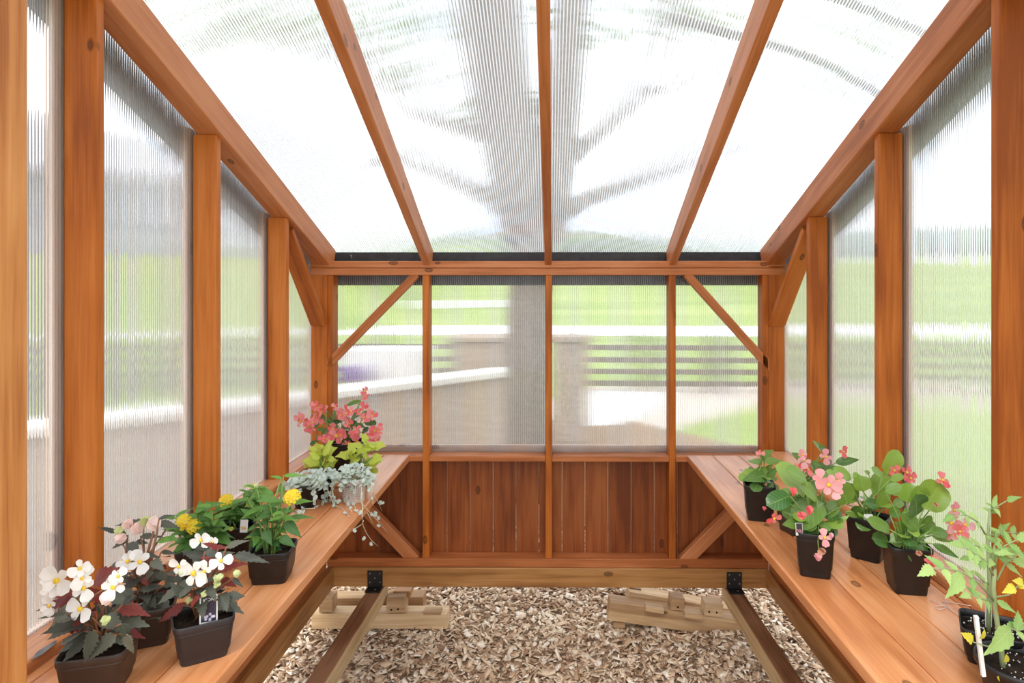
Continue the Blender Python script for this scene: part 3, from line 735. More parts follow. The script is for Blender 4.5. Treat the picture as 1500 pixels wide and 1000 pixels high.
# ================================================================== PLANTS
UP = Vector((0, 0, 1))
def w_ovate(t): return math.sin(PI*min(1, t**.75))**.9
def w_round(t): return max(0, 1-abs(2*t-1)**2.4)**.55
def w_obov(t): return 1.12*(t**.62)*max(0, 1-t**5)**.6
def w_angel(t): return (math.sin(PI*t**.55))*(1-.15*t)
def leaf(mb, b, tip, nrm, wr=.5, shape=w_ovate, fold=.15, curl=.12, serr=0, r=None, n=9, asym=0.0):
    """a blade from b to tip; wr = full width / length"""
    b, tip = Vector(b), Vector(tip); d = tip-b; L = d.length
    if L < 1e-5: return
    d.normalize(); nr = Vector(nrm); nr = (nr-d*nr.dot(d))
    if nr.length < 1e-4: nr = d.orthogonal()
    nr.normalize(); s = d.cross(nr)
    vs = []; uv = []; cols = (-1, -.55, 0, .55, 1)
    for i in range(n+1):
        t = i/n; wv = shape(t)*wr*L/2
        if serr: wv *= 1+(serr if i % 2 else -serr)
        for c in cols:
            a = 1+asym*c
            off = c*wv*a
            z = fold*abs(c)*wv*a - curl*L*(t-.1)**2 + (.06*L*math.sin(t*9+c*2)*abs(c)*.35)
            back = (serr*.6*abs(c)*L/n if serr and i % 2 else 0)
            vs.append(b+d*(t*L+back)+s*off+nr*z); uv.append((.5+c/2, t))
    fs = [(i*5+j, i*5+j+1, (i+1)*5+j+1, (i+1)*5+j) for i in range(n) for j in range(4)]
    mb.add(vs, fs, uv, R.random() if r is None else r)
def polar_leaf(mb, c, d, nrm, size, radf, r=None, n=20, cup=.1):
    """leaf from its stalk point c, growing along d; radf(angle) is the outline"""
    d = Vector(d).normalized(); nr = Vector(nrm); nr = (nr-d*nr.dot(d))
    if nr.length < 1e-4: nr = d.orthogonal()
    nr.normalize(); s = d.cross(nr); c = Vector(c)
    vs = [c]; uv = [(.5, 0)]
    for k in range(n+1):
        a = -PI*.93+2*PI*.93*k/n; q = radf(a)*size
        for f in (.55, 1.0):
            vs.append(c+d*math.cos(a)*q*f+s*math.sin(a)*q*f+nr*(cup*size*f*f*math.cos(a*2)-.10*size*f*f)); uv.append((.5+.5*math.sin(a)*f, .5*math.cos(a)*f+.5))
    fs = []
    for k in range(n):
        a = 1+2*k; fs.append((0, a, a+2)); fs.append((a, a+1, a+3, a+2))
    mb.add(vs, fs, uv, R.random() if r is None else r)
def maple(a):
    a = abs(a); pts = [(0, 1.0), (.30, .66), (.62, .58), (.95, .66), (1.35, .48), (1.9, .50), (2.5, .40), (3.2, .18)]
    for (a0, r0), (a1, r1) in zip(pts, pts[1:]):
        if a <= a1: return r0+(r1-r0)*((a-a0)/(a1-a0))
    return .2
def kidney(a): return .75+.18*math.cos(a)-.10*math.cos(2*a)

def flower(root, c, size, mat, face, name='flower', petals=4, centre=True, droop=.15):
    """an open begonia flower: two broad and two narrow petals round yellow stamens"""
    face = Vector(face).normalized(); a = face.orthogonal().normalized(); rot = R.uniform(0, 2*PI)
    a = (Matrix.Rotation(rot, 3, face)@a); b = face.cross(a); c = Vector(c)
    mb = MB()
    for k in range(petals):
        an = 2*PI*k/petals+R.uniform(-.2, .2); d = a*math.cos(an)+b*math.sin(an)
        big = 1.0 if (k % 2 == 0) else .78
        dd = (d+face*R.uniform(.0, .6)).normalized()
        leaf(mb, c+d*size*.02, c+dd*size*.57*big, face, 1.12 if k % 2 == 0 else .85, w_obov, .22, droop, 0, None, 8)
    o = mb.build(name, mat, root)
    if centre:
        m2 = MB(); m2.ball(c+face*size*.07, size*.09, n=7)
        for k in range(6):
            an = 2*PI*k/6; m2.ball(c+face*size*.10+(a*math.cos(an)+b*math.sin(an))*size*.05, size*.045, n=5)
        m2.build('stamens', F_CEN, o)
    return o
def bud(root, c, size, mat, face=None, name='bud'):
    mb = MB(); c = Vector(c); f = Vector(face or (R.uniform(-.5, .5), -1, -.3)).normalized(); a = f.orthogonal().normalized(); b = f.cross(a)
    for k in range(3):
        an = 2*PI*k/3+R.random(); d = a*math.cos(an)+b*math.sin(an)
        leaf(mb, c-f*size*.4+d*size*.1, c+f*size*.45+d*size*.08, d, .95, w_round, -.35, .25, 0, None, 6)
    return mb.build(name, mat, root)
def square_pot(root, c, wtop, wbot, h, rot, mat=M_POT, rim=.016):
    c = Vector(c); a = wtop/2; b = wbot/2
    pr = [(0.001, .004), (b*.8, .004), (b*.97, 0.0), (b, .004), (b+(a-b)*.18, h*.20), (b+(a-b)*.22+.002, h*.22), (a*.955, h-rim-.002), (a*.985, h-rim), (a, h-.002), (a*.99, h), (a*.955, h), (a*.945, h-rim), (b+(a-b)*.8, h-.022)]
    mb = MB(); mb.lathe(pr, c, 48, rot+0, 9); p = mb.build('pot', mat, root)
    for e in p.data.polygons: e.use_smooth = True
    m2 = MB(); m2.lathe([(.001, h-.018), (a*.5, h-.016), (a*.93, h-.020)], c, 40, rot, 9)
    rr = random.Random(5)
    for _ in range(22):
        m2.ball(c+Vector((rr.uniform(-.6, .6)*a, rr.uniform(-.6, .6)*a, h-.016)), rr.uniform(.003, .006), n=5)
    m2.build('soil', M_SOIL, root)
def round_pot(root, c, rt, rb, h, mat=M_POT):
    c = Vector(c)
    pr = [(.001, .004), (rb*.95, 0), (rb, .003), (rt*.96, h-.016), (rt*1.0, h-.015), (rt*1.01, h-.001), (rt*.98, h), (rt*.95, h-.002), (rt*.92, h-.02)]
    mb = MB(); mb.lathe(pr, c, 36); mb.build('pot', mat, root)
    m2 = MB(); m2.lathe([(.001, h-.016), (rt*.5, h-.014), (rt*.93, h-.018)], c, 32)
    rr = random.Random(9)
    for _ in range(26): m2.ball(c+Vector((rr.uniform(-.6, .6)*rt, rr.uniform(-.6, .6)*rt, h-.014)), rr.uniform(.002, .005), n=5)
    m2.build('soil', M_SOIL, root)

def plant_tag(root, c, wd, h, cols, facing=(0, -1, .15), text=None, tcol=None, arch=False):
    """a stuck-in plant label: white plastic, printed field, small picture"""
    f = Vector(facing).normalized(); x = UP.cross(f).normalized()*-1; x = Vector((1, 0, 0)) if x.length < .1 else x
    x = f.cross(UP).normalized()*-1 if False else UP.cross(f).normalized(); y = f.cross(x).normalized()
    if y.z < 0: y = -y
    c = Vector(c)
    def q(mb, u0, u1, v0, v1, lift, arch=False):
        n = 8; poly = [(u0, v0), (u1, v0), (u1, v1)]
        if arch:
            for k in range(1, n): a = PI*k/n; poly.append(((u0+u1)/2+(u1-u0)/2*math.cos(a), v1+(u1-u0)*.28*math.sin(a)))
        poly.append((u0, v1)); m = len(poly)
        fr = [c+x*u+y*v+f*(lift+.0006) for u, v in poly]; bk = [c+x*u+y*v+f*(lift-.0006) for u, v in poly]
        mb.add(fr+bk, [tuple(range(m)), tuple(range(m, 2*m))[::-1]]+[(i, i+m, (i+1) % m+m, (i+1) % m) for i in range(m)])
    m0 = MB(); q(m0, -wd/2, wd/2, -.008, h, 0, arch); t = m0.build('plant_tag', M_WHITE, root, smooth=False); t['label'] = 'printed plant tag'
    m1 = MB(); q(m1, -wd*.42, wd*.42, h*.04, h*.97, .0012, arch); m1.build('print', cols[0], t, smooth=False)
    m2 = MB()
    rr = random.Random(3)
    for k in range(9): m2.ball(c+x*rr.uniform(-.3, .3)*wd+y*rr.uniform(.08, .36)*h+f*.002, wd*.10, wd*.10, wd*.10, 6)
    m2.build('picture', cols[1], t)
    if text:
        base = Vector(root.location)
        for (s, v, sz) in text:
            cu = bpy.data.curves.new('lettering', 'FONT'); cu.body = s; cu.size = sz; cu.align_x = 'CENTER'; cu.extrude = .0002
            tmp = bpy.data.objects.new('lettering_curve', cu); me_ = bpy.data.meshes.new_from_object(tmp); bpy.data.objects.remove(tmp); to = bpy.data.objects.new('lettering', me_); COL.objects.link(to); to.parent = t
            to.matrix_local = frame(x, y, f, c-base+y*v*h+f*.0022); me_.materials.clear(); me_.materials.append(M_WHITE if tcol is None else tcol)
    return t
T_PUR = plain('tag_purple', (.035, .022, .045), .5); T_LILAC = plain('tag_lilac', (.62, .58, .72), .5); T_RED = plain('tag_red', (.45, .05, .06), .5); T_PINK = plain('tag_pink', (.75, .25, .3), .5); T_GREY = plain('tag_grey', (.75, .73, .72), .5); T_BLK = plain('tag_dark', (.05, .045, .045), .5); T_YEL = plain('tag_yellow', (.75, .5, .05), .5)

class Plant:
    def __init__(s, name, label, cat, px, py, group, z=ZB):
        p = PZ(px, py, z); s.c = p; s.root = empty(name, p); tag(s.root, label, cat, group)
        s.f = MB(); s.st = MB(); s.f2 = MB()
        s.sc = FPX/(p.y-CAM.y)          # px per metre
    def P(s, px, py, dy=0.0): return PY(px, py, s.c.y+dy)
    def leaf(s, b, t, wr=.6, kind='f', dyb=None, dyt=None, up=.7, cam=.7, shape=w_ovate, serr=0, fold=.15, curl=.10, r=None, stem=True, asym=0, n=9, side=0):
        dyb = R.uniform(-.02, .03) if dyb is None else dyb
        dyt = dyb+R.uniform(-.035, .015) if dyt is None else dyt
        B, T = s.P(*b, dyb), s.P(*t, dyt)
        nr = Vector((side+R.uniform(-.25, .25), -cam, up))
        if shape is w_round: wr *= 1.22
        leaf({'f': s.f, 'r': s.f2}[kind], B, T, nr, wr, shape, fold, curl, serr, r, n, asym)
        if stem:
            o = Vector((s.c.x+R.uniform(-.02, .02), s.c.y+R.uniform(-.02, .02), s.c.z+s.h-.02)); m = (B+o)/2+Vector((0, 0, .01)); m += (Vector((o.x, o.y, m.z))-m)*.35
            s.st.tube([o, m, B], .0030, .0018, 6)
    def done(s, lm, sm, lm2=None):
        if s.f.v: s.f.build('foliage', lm, s.root)
        if s.f2.v: s.f2.build('foliage', lm2 or lm, s.root)['label'] = 'red undersides of leaves'
        if s.st.v: s.st.build('stems', sm, s.root)

def filler(p, n, rad, hmin, hmax, size, wr, kind='f', serr=.08, shape=w_angel, r=None):
    for _ in range(n):
        a = R.uniform(0, 2*PI); q = R.uniform(.1, .75)*rad
        b = p.c+Vector((math.cos(a)*q, math.sin(a)*q, p.h+R.uniform(hmin, hmax))); L = size*R.uniform(.7, 1.2)
        t = b+Vector((math.cos(a)*L*.8, math.sin(a)*L*.8, R.uniform(-.5, .3)*L))
        leaf({'f': p.f, 'r': p.f2}[kind], b, t, (R.uniform(-.3, .3), -.5, .9), wr, shape, .12, .12, serr, r, 12)
        o = p.c+Vector((R.uniform(-.015, .015), R.uniform(-.015, .015), p.h-.02)); p.st.tube([o, (o+b)/2+Vector((0, 0, .02)), b], .0028, .0016, 5)
def crop(x0, y0, k): return lambda x, y: (x0+x/k, y0+y/k)

GB = 'pink begonias with green leaves in black pots'
A = crop(1060, 630, 4.165); B = crop(1220, 640, 4.165)
# --- smallest begonia by the corner
p = Plant('potted_begonia', 'small green begonia in black pot at the far end of the tomato bench', 'potted plant', 1112, 758, GB); p.h = .142
square_pot(p.root, p.c, .122, .094, p.h, math.radians(-12))
for b, t, wr in (((240, 165), (303, 118), .8), ((235, 195), (142, 185), .55), ((250, 190), (368, 182), .45), ((262, 275), (110, 300), .55), ((265, 285), (335, 225), .7), ((335, 340), (195, 412), .55), ((185, 235), (140, 245), .6), ((260, 250), (300, 205), .6), ((250, 200), (225, 150), .7), ((270, 250), (180, 235), .6), ((300, 300), (330, 290), .9), ((230, 290), (300, 320), .6)):
    p.leaf(A(*b), A(*t), wr, r=R.uniform(.1, .6), dyb=R.uniform(-.03, .03), shape=w_angel)
flower(p.root, p.P(*A(226, 140), -.0), .036, F_ROSE, (-.6, -1, .3))
bud(p.root, p.P(*A(248, 476), -.10), .022, F_CORAL); bud(p.root, p.P(*A(255, 330), -.06), .016, F_DRY)
filler(p, 8, .06, .0, .05, .06, .85, 'f', 0, w_round, None); p.done(L_BEG, ST_GRN)
# --- second begonia, brown pot
p = Plant('potted_begonia', 'begonia in a brown-black pot half hidden behind the fuller pink begonia', 'potted plant', 1166, 778, GB); p.h = .14
square_pot(p.root, p.c, .115, .090, p.h, math.radians(20), M_POTB)
for b, t, wr in (((510, 205), (418, 132), .5), ((530, 195), (600, 215), .6), ((600, 130), (550, 60), .42), ((680, 200), (828, 172), .42), ((560, 225), (650, 205), .5), ((640, 240), (780, 290), .5), ((470, 260), (380, 240), .5), ((560, 250), (520, 180), .6), ((600, 260), (690, 215), .5), ((640, 130), (560, 75), .4), ((520, 300), (600, 260), .6), ((440, 330), (540, 300), .6)):
    p.leaf(A(*b), A(*t), wr, r=R.uniform(.0, .6), dyb=R.uniform(-.01, .06), shape=w_ovate)
for (x, y, sz, m) in ((492, 185, .055, F_PINK), (622, 162, .055, F_PINK), (727, 130, .045, F_CORAL), (512, 240, .05, F_CORAL), (450, 228, .04, F_CORAL), (480, 150, .04, F_PINK)):
    flower(p.root, p.P(*A(x, y), -.03), sz, m, (R.uniform(-.4, .4), -1, R.uniform(0, .6)))
filler(p, 8, .06, .0, .05, .06, .85, 'f', 0, w_round, None); p.done(L_BEG, ST_GRN)
# --- front begonia
p = Plant('potted_begonia', 'fullest pink begonia in black pot with faded blooms hanging over its rim', 'potted plant', 1193, 838, GB); p.h = .142
square_pot(p.root, p.c, .118, .092, p.h, math.radians(-19))
for b, t, wr, up, r in (((505, 385), (328, 215), .55, .9, .9), ((505, 310), (385, 232), .6, .9, .5), ((570, 420), (480, 330), .6, .8, .6), ((400, 560), (470, 410), .75, .5, .3), ((610, 440), (415, 575), .60, .6, .35), ((400, 445), (305, 465), .6, .6, .35), ((705, 470), (600, 520), .65, .6, .05), ((755, 445), (705, 325), .8, .4, .45), ((405, 400), (265, 455), .6, .7, .0), ((490, 565), (362, 572), .5, .6, .4), ((570, 575), (500, 600), .6, .6, .3),
                        ((640, 600), (770, 515), .28, .6, .8), ((560, 480), (590, 400), .8, .6, .25), ((620, 250), (740, 310), .45, .9, .8), ((650, 280), (545, 265), .5, .9, .6), ((420, 500), (520, 440), .7, .5, .2), ((330, 480), (365, 420), .8, .6, .1), ((700, 540), (640, 450), .7, .5, .1), ((480, 620), (560, 590), .6, .5, .1), ((610, 520), (700, 440), .6, .5, .5)):
    p.leaf(A(*b), A(*t), wr, up=up, r=r, dyb=R.uniform(-.05, .03), shape=w_round if wr > .5 else w_ovate, fold=.22)
for (x, y, sz, m, dy) in ((640, 330, .075, F_PINK, -.07), (590, 300, .06, F_PINK, -.06), (680, 365, .055, F_PINK, -.07), (700, 310, .05, F_PINK, -.05), (615, 655, .05, F_PINK, -.09)):
    flower(p.root, p.P(*A(x, y), dy), sz, m, (R.uniform(-.4, .4), -1, R.uniform(-.1, .5)))
flower(p.root, p.P(*A(305, 535), -.08), .045, F_CORAL, (.3, -1, -.4))
for (x, y, sz, m) in ((425, 372, .034, F_CORAL), (520, 485, .036, F_CORAL), (475, 515, .034, F_CORAL), (575, 770, .030, F_PINK), (597, 735, .030, F_DRY), (655, 640, .02, F_PINK)):
    bud(p.root, p.P(*A(x, y), -.10), sz, m)
p.st.tube([p.P(*A(580, 590), -.07), p.P(*A(575, 680), -.095), p.P(*A(580, 740), -.095)], .0018, .0012, 5)
plant_tag(p.root, p.P(*A(462, 625), -.035), .022, .030, (T_BLK, T_PINK))
filler(p, 8, .06, .0, .05, .06, .85, 'f', 0, w_round, None); p.done(L_BEG, ST_GRN)
# --- third row begonia
p = Plant('potted_begonia', 'begonia with broad upright leaves in black pot nearest the side pane', 'potted plant', 1272, 815, GB); p.h = .142
square_pot(p.root, p.c, .122, .094, p.h, math.radians(-42))
for b, t, wr, up, r in (((320, 222), (408, 82), .62, .2, .95), ((245, 340), (335, 222), .75, .3, .75), ((190, 330), (165, 235), .9, .3, .7), ((190, 405), (315, 412), .45, .9, .1), ((85, 410), (75, 275), .85, .3, .45), ((350, 260), (432, 235), .5, .8, .8), ((135, 265), (150, 215), .7, .5, .7), ((0, 190), (118, 255), .5, .9, .8), ((70, 455), (235, 545), .32, .6, .9), ((370, 420), (430, 385), .6, .6, .5), ((330, 330), (440, 330), .5, .9, .4), ((270, 420), (340, 330), .5, .4, .6), ((300, 240), (240, 185), .5, .7, .6), ((220, 230), (200, 200), .7, .6, .6), ((120, 460), (170, 430), .6, .6, .3), ((290, 270), (380, 260), .5, .7, .5)):
    p.leaf(B(*b), B(*t), wr, up=up, cam=.9, r=r, dyb=R.uniform(-.04, .04), shape=w_round, fold=.2)
for (x, y, sz, m, fx) in ((445, 215, .055, F_CORAL, .5), (470, 250, .05, F_CORAL, .4), (375, 203, .04, F_CORAL, -.3)):
    flower(p.root, p.P(*B(x, y), -.0), sz, m, (fx, -1, .2))
plant_tag(p.root, p.P(*B(220, 535), -.045), .030, .034, (T_GREY, T_RED))
filler(p, 8, .06, .0, .05, .06, .85, 'f', 0, w_round, None); p.done(L_BEG, ST_GRN)
# --- nearest begonia
p = Plant('potted_begonia', 'begonia in black pot closest to the tomato seedlings', 'potted plant', 1328, 862, GB); p.h = .142
square_pot(p.root, p.c, .120, .092, p.h, math.radians(-10))
for b, t, wr, up, r in (((555, 440), (665, 275), .75, .4, .8), ((450, 400), (470, 280), .85, .3, .75), ((510, 475), (512, 360), .9, .3, .0), ((525, 570), (425, 460), .55, .6, .3), ((520, 570), (625, 520), .7, .8, .45), ((545, 600), (350, 635), .5, .8, .5), ((340, 640), (245, 615), .6, .7, .1), ((600, 600), (765, 640), .35, .9, .5), ((605, 650), (775, 735), .32, .7, .15), ((490, 655), (510, 770), .7, .0, .05), ((350, 480), (405, 435), .8, .5, .25), ((350, 565), (220, 505), .42, .8, .45), ((590, 575), (705, 590), .5, .7, .3), ((320, 330), (420, 295), .55, .9, .4), ((540, 420), (520, 300), .7, .3, .7), ((610, 420), (660, 380), .5, .6, .6), ((450, 600), (400, 520), .6, .4, .7), ((560, 530), (600, 480), .6, .5, .3), ((440, 500), (480, 440), .7, .4, .6)):
    p.leaf(B(*b), B(*t), wr, up=up, cam=.9, r=r, dyb=R.uniform(-.05, .02), shape=w_round if wr > .4 else w_ovate, fold=.2)
flower(p.root, p.P(*B(668, 265), -.02), .05, F_CORAL, (.2, -1, .9))
for (x, y, sz, m, dy) in ((715, 520, .06, F_PINK, -.02), (775, 575, .05, F_CORAL, -.03), (805, 535, .05, F_PINK, -.02), (735, 445, .05, F_PINK, 0), (720, 600, .04, F_PINK, -.01)):
    flower(p.root, p.P(*B(x, y), dy), sz, m, (R.uniform(-.5, .3), -1, R.uniform(-.2, .4)))
bud(p.root, p.P(*B(600, 755), -.09), .046, F_CORAL); bud(p.root, p.P(*B(630, 410), -.06), .018, F_DRY); bud(p.root, p.P(*B(525, 705), -.09), .022, F_DRY)
p.st.tube([p.P(*B(560, 660), -.07), p.P(*B(600, 680), -.09), p.P(*B(602, 730), -.09)], .0018, .0012, 5)
filler(p, 8, .06, .0, .05, .06, .85, 'f', 0, w_round, None); p.done(L_BEG, ST_GRN)

# --- tomato seedlings
C = crop(1340, 700, 3.333)
def tomato_leaf(p, pts, dy0, dy1, size, nl=5, r=None):
    P3 = [p.P(*C(*q), dy0+(dy1-dy0)*i/(len(pts)-1)) for i, q in enumerate(pts)]
    p.st.tube(P3, .0024, .0013, 6)
    tot = len(P3)-1
    for k in range(nl):
        f = .35+.65*k/(nl-1) if nl > 1 else 1.0
        i = min(int(f*tot), tot-1); u = f*tot-i; q = P3[i].lerp(P3[i+1], u); d = (P3[i+1]-P3[i]).normalized()
        nr = Vector((R.uniform(-.3, .3), -.7, .8)).normalized(); s = d.cross(nr).normalized()
        if k == nl-1: leaf(p.f, q, q+(d+Vector((0, 0, -.25)))*size*1.15, nr, .5, w_angel, .2, .15, .16, r, 12)
        else:
            for sg in (-1, 1):
                a = (d*.45+s*sg+Vector((0, 0, -.2))).normalized(); sz = size*R.uniform(.6, .95)
                leaf(p.f, q, q+a*sz, nr, .46, w_angel, .2, .15, .16, r, 12)
def perlite(p, rad):
    rr = random.Random(4); mb = MB()
    for _ in range(60):
        a = rr.uniform(0, 2*PI); q = math.sqrt(rr.random())*rad; mb.ball(p.c+Vector((q*math.cos(a), q*math.sin(a), p.h-.012)), rr.uniform(.001, .0028), n=5)
    mb.build('perlite', M_WHITE, p.root)['kind'] = 'stuff'
p = Plant('tomato_seedling', 'pale green tomato seedling in square black pot', 'potted plant', 1452, 964, 'tomato seedlings on the bench end'); p.h = .085
square_pot(p.root, p.c, .135, .105, p.h, math.radians(-30)); perlite(p, .058)
p.st.tube([p.P(*C(360, 800)), p.P(*C(365, 520)), p.P(*C(356, 300)), p.P(*C(368, 150))], .0055, .003, 8)
tomato_leaf(p, [(368, 160), (400, 140), (450, 110)], 0, -.03, .035, 2)
tomato_leaf(p, [(350, 285), (310, 215), (250, 180), (190, 185)], 0, -.06, .035, 3)
tomato_leaf(p, [(360, 280), (450, 265), (520, 270)], 0, -.02, .035, 3)
tomato_leaf(p, [(358, 350), (300, 330), (250, 320)], 0, -.03, .036, 3)
tomato_leaf(p, [(362, 200), (375, 150), (385, 120)], 0, 0, .026, 3)
tomato_leaf(p, [(360, 420), (300, 400), (265, 390)], 0, -.02, .03, 2)
tomato_leaf(p, [(362, 520), (330, 500), (300, 470)], 0, -.03, .035, 2)
tomato_leaf(p, [(358, 310), (410, 280), (430, 250)], 0, -.02, .03, 3)
st = MB(); a_, b_ = p.P(*C(352, 790), .02), p.P(*C(352, 600), .02); st.box((a_+b_)/2+Vector((.004, 0, 0)), .016, .0015, (b_-a_).length); st.build('label_stake', M_WHITE, p.root, smooth=False)
p.done(L_TOM, ST_TOM)
p = Plant('tomato_seedling', 'taller tomato seedling with yellowing leaves in round black pot', 'potted plant', 1494, 1018, 'tomato seedlings on the bench end'); p.h = .078
round_pot(p.root, p.c, .088, .068, p.h); perlite(p, .072)
p.st.tube([p.P(*C(437, 990)), p.P(*C(422, 830)), p.P(*C(392, 640)), p.P(*C(385, 540)), p.P(*C(390, 440))], .0065, .004, 8)
tomato_leaf(p, [(388, 600), (310, 510), (230, 458), (150, 440), (90, 440)], 0, -.10, .048, 4)
tomato_leaf(p, [(392, 450), (400, 380), (440, 330), (500, 300)], 0, -.03, .05, 4)
tomato_leaf(p, [(388, 480), (340, 400), (280, 360), (235, 330)], 0, -.04, .045, 4)
tomato_leaf(p, [(400, 500), (440, 420), (490, 380), (540, 360)], 0, .02, .048, 4)
tomato_leaf(p, [(386, 450), (380, 380), (390, 320)], 0, -.02, .045, 3)
tomato_leaf(p, [(410, 740), (450, 725), (500, 745), (560, 730)], 0, -.05, .05, 3)
tomato_leaf(p, [(385, 600), (330, 590), (270, 570)], 0, -.05, .036, 3)
leaf(p.f, p.P(*C(470, 735), -.05), p.P(*C(350, 870), -.08), (.3, -1, .4), .50, w_angel, .15, .1, .08, .6, 12)
leaf(p.f, p.P(*C(230, 470), -.08), p.P(*C(160, 590), -.11), (.2, -1, .3), .55, w_angel, .15, .1, .10, .7, 12)
leaf(p.f, p.P(*C(400, 600), -.02), p.P(*C(505, 660), -.03), (0, -1, .8), .36, w_angel, .15, .1, .10, .5, 12)
p.st.tube([p.P(*C(400, 580)), p.P(*C(460, 570), .02), p.P(*C(500, 530), .03), p.P(*C(530, 520), .03)], .002, .0014, 6)
p.st.tube([p.P(*C(425, 830)), p.P(*C(350, 820), -.03), p.P(*C(285, 800), -.05)], .002, .0012, 6)
y_ = MB()
for b, t in (((490, 530), (430, 560)), ((500, 520), (560, 540)), ((530, 510), (480, 500)), ((285, 795), (230, 755)), ((325, 785), (345, 740)), ((445, 900), (450, 860)), ((415, 985), (405, 970))):
    leaf(y_, p.P(*C(*b), -.04), p.P(*C(*t), -.05), (R.uniform(-.3, .3), -1, .5), .6, w_angel, .15, .1, .1, None, 10)
y_.build('foliage', L_YEL, p.root)['label'] = 'yellowed leaves'
st = MB(); a_, b_ = p.P(*C(335, 965), -.03), p.P(*C(298, 672), -.03); d = (b_-a_).normalized(); st.tube([a_, a_+d*.05, b_], .0055, .0055, 4); st.build('label_stake', M_WHITE, p.root, smooth=False)
p.done(L_TOM, ST_TOM)

# --- bronze-leaved white begonias
GW = 'white begonias with bronze leaves'
D5 = crop(0, 680, 3.127); D6 = crop(220, 680, 3.125); DD = crop(130, 740, 6.0)
def bronze(p, lst, cr_, serr=.15):
    for row in lst:
        b, t, wr, kind = row[:4]
        p.leaf(cr_(*b), cr_(*t), wr, kind, up=R.uniform(.4, .9), cam=.7, shape=w_angel, serr=serr, asym=R.uniform(-.25, .25), fold=.1, dyb=(-.088 if t[1] > 800 else R.uniform(-.06, .03)), n=14)
p = Plant('potted_begonia', 'bronze-leaved begonia carrying the most white blooms, nearest the door post', 'potted plant', 146, 1004, GW); p.h = .10
square_pot(p.root, p.c, .140, .110, p.h, math.radians(16), M_POTB)
bronze(p, [((385, 615), (205, 755), .5, 'f'), ((340, 590), (240, 600), .7, 'r'), ((330, 610), (150, 668), .28, 'r'), ((430, 760), (375, 915), .55, 'f'), ((530, 785), (392, 898), .45, 'f'), ((555, 730), (590, 820), .5, 'f'), ((585, 780), (608, 875), .5, 'f'), ((520, 655), (612, 700), .5, 'f'), ((450, 640), (530, 695), .5, 'f'), ((360, 690), (270, 745), .5, 'f'), ((310, 705), (250, 795), .3, 'r'), ((420, 700), (300, 690), .4, 'f'), ((430, 540), (540, 470), .5, 'r'), ((480, 620), (400, 560), .5, 'r'), ((610, 600), (520, 560), .4, 'f'), ((420, 720), (350, 800), .5, 'f'), ((500, 740), (420, 800), .5, 'f'), ((560, 640), (620, 600), .5, 'f'), ((300, 680), (170, 705), .2, 'f'), ((470, 700), (560, 760), .5, 'f'), ((500, 600), (600, 640), .5, 'f'), ((330, 720), (330, 780), .5, 'r')], D5)
filler(p, 20, .07, .005, .10, .09, .55, 'f', .15); filler(p, 5, .06, .02, .11, .08, .5, 'r', .15)
for (x, y, sz) in ((265, 530, .07), (235, 560, .05), (368, 475, .045), (380, 520, .05), (385, 566, .055), (520, 560, .055), (375, 660, .062), (228, 645, .042), (545, 510, .04)):
    flower(p.root, p.P(*D5(x, y), -.07), sz, F_WHITE, (R.uniform(-.3, .4), -1, R.uniform(.0, .6)))
bud(p.root, p.P(*D5(490, 610), -.08), .036, F_BLUSH); bud(p.root, p.P(*D5(484, 712), -.09), .026, F_BUD); bud(p.root, p.P(*D5(315, 555), -.06), .026, F_BUD)
p.st.tube([p.c+Vector((0, 0, p.h)), p.P(*D5(400, 620), -.05), p.P(*D5(470, 575), -.06)], .003, .002, 6)
p.done(L_DARK, ST_BRN, L_RED)
p = Plant('potted_begonia', 'bronze-leaved begonia with pale pink half-open buds against the side pane', 'potted plant', 212, 934, GW); p.h = .10
square_pot(p.root, p.c, .150, .118, p.h, math.radians(24), M_POTB)
bronze(p, [((330, 315), (195, 380), .5, 'f'), ((350, 330), (440, 450), .6, 'f'), ((455, 268), (655, 272), .28, 'f'), ((480, 140), (215, 170), .22, 'f'), ((235, 230), (85, 188), .35, 'f'), ((620, 145), (800, 192), .35, 'f'), ((620, 110), (755, 78), .2, 'f'), ((550, 490), (662, 575), .55, 'f'), ((490, 430), (620, 455), .35, 'f'), ((640, 405), (772, 425), .35, 'f'), ((400, 650), (690, 630), .3, 'f'), ((450, 730), (690, 700), .35, 'f'), ((660, 700), (830, 625), .5, 'f'), ((610, 770), (790, 780), .35, 'r'), ((200, 530), (300, 490), .45, 'f'), ((420, 310), (520, 330), .4, 'f'), ((520, 560), (620, 640), .5, 'f'), ((380, 700), (300, 640), .45, 'r'), ((500, 640), (560, 590), .5, 'f'), ((560, 660), (480, 700), .5, 'f'), ((600, 600), (700, 660), .5, 'f'), ((300, 560), (180, 560), .4, 'r')], DD)
g_ = MB()
for b, t in (((600, 310), (775, 290)), ((700, 270), (780, 300)), ((250, 215), (330, 250))): leaf(g_, p.P(*DD(*b)), p.P(*DD(*t), -.02), (0, -.6, 1), .3, w_ovate, .1, .1, 0)
g_.build('foliage', L_LANT, p.root)['label'] = 'young green leaves'
for (x, y, sz) in ((432, 205, .042), (580, 160, .044), (345, 170, .034)): bud(p.root, p.P(*DD(x, y), -.02), sz, F_BLUSH, (R.uniform(-.4, .4), -.5, .8))
bud(p.root, p.P(*DD(285, 285), -.03), .034, F_BLUSH); bud(p.root, p.P(*DD(505, 145), -.02), .036, F_BUD, (0, -.4, 1)); bud(p.root, p.P(*DD(270, 225), -.02), .03, F_BUD)
flower(p.root, p.P(*DD(350, 490), -.06), .055, F_WHITE, (-.1, -1, .4)); flower(p.root, p.P(*DD(455, 495), -.06), .062, F_WHITE, (.3, -1, .3))
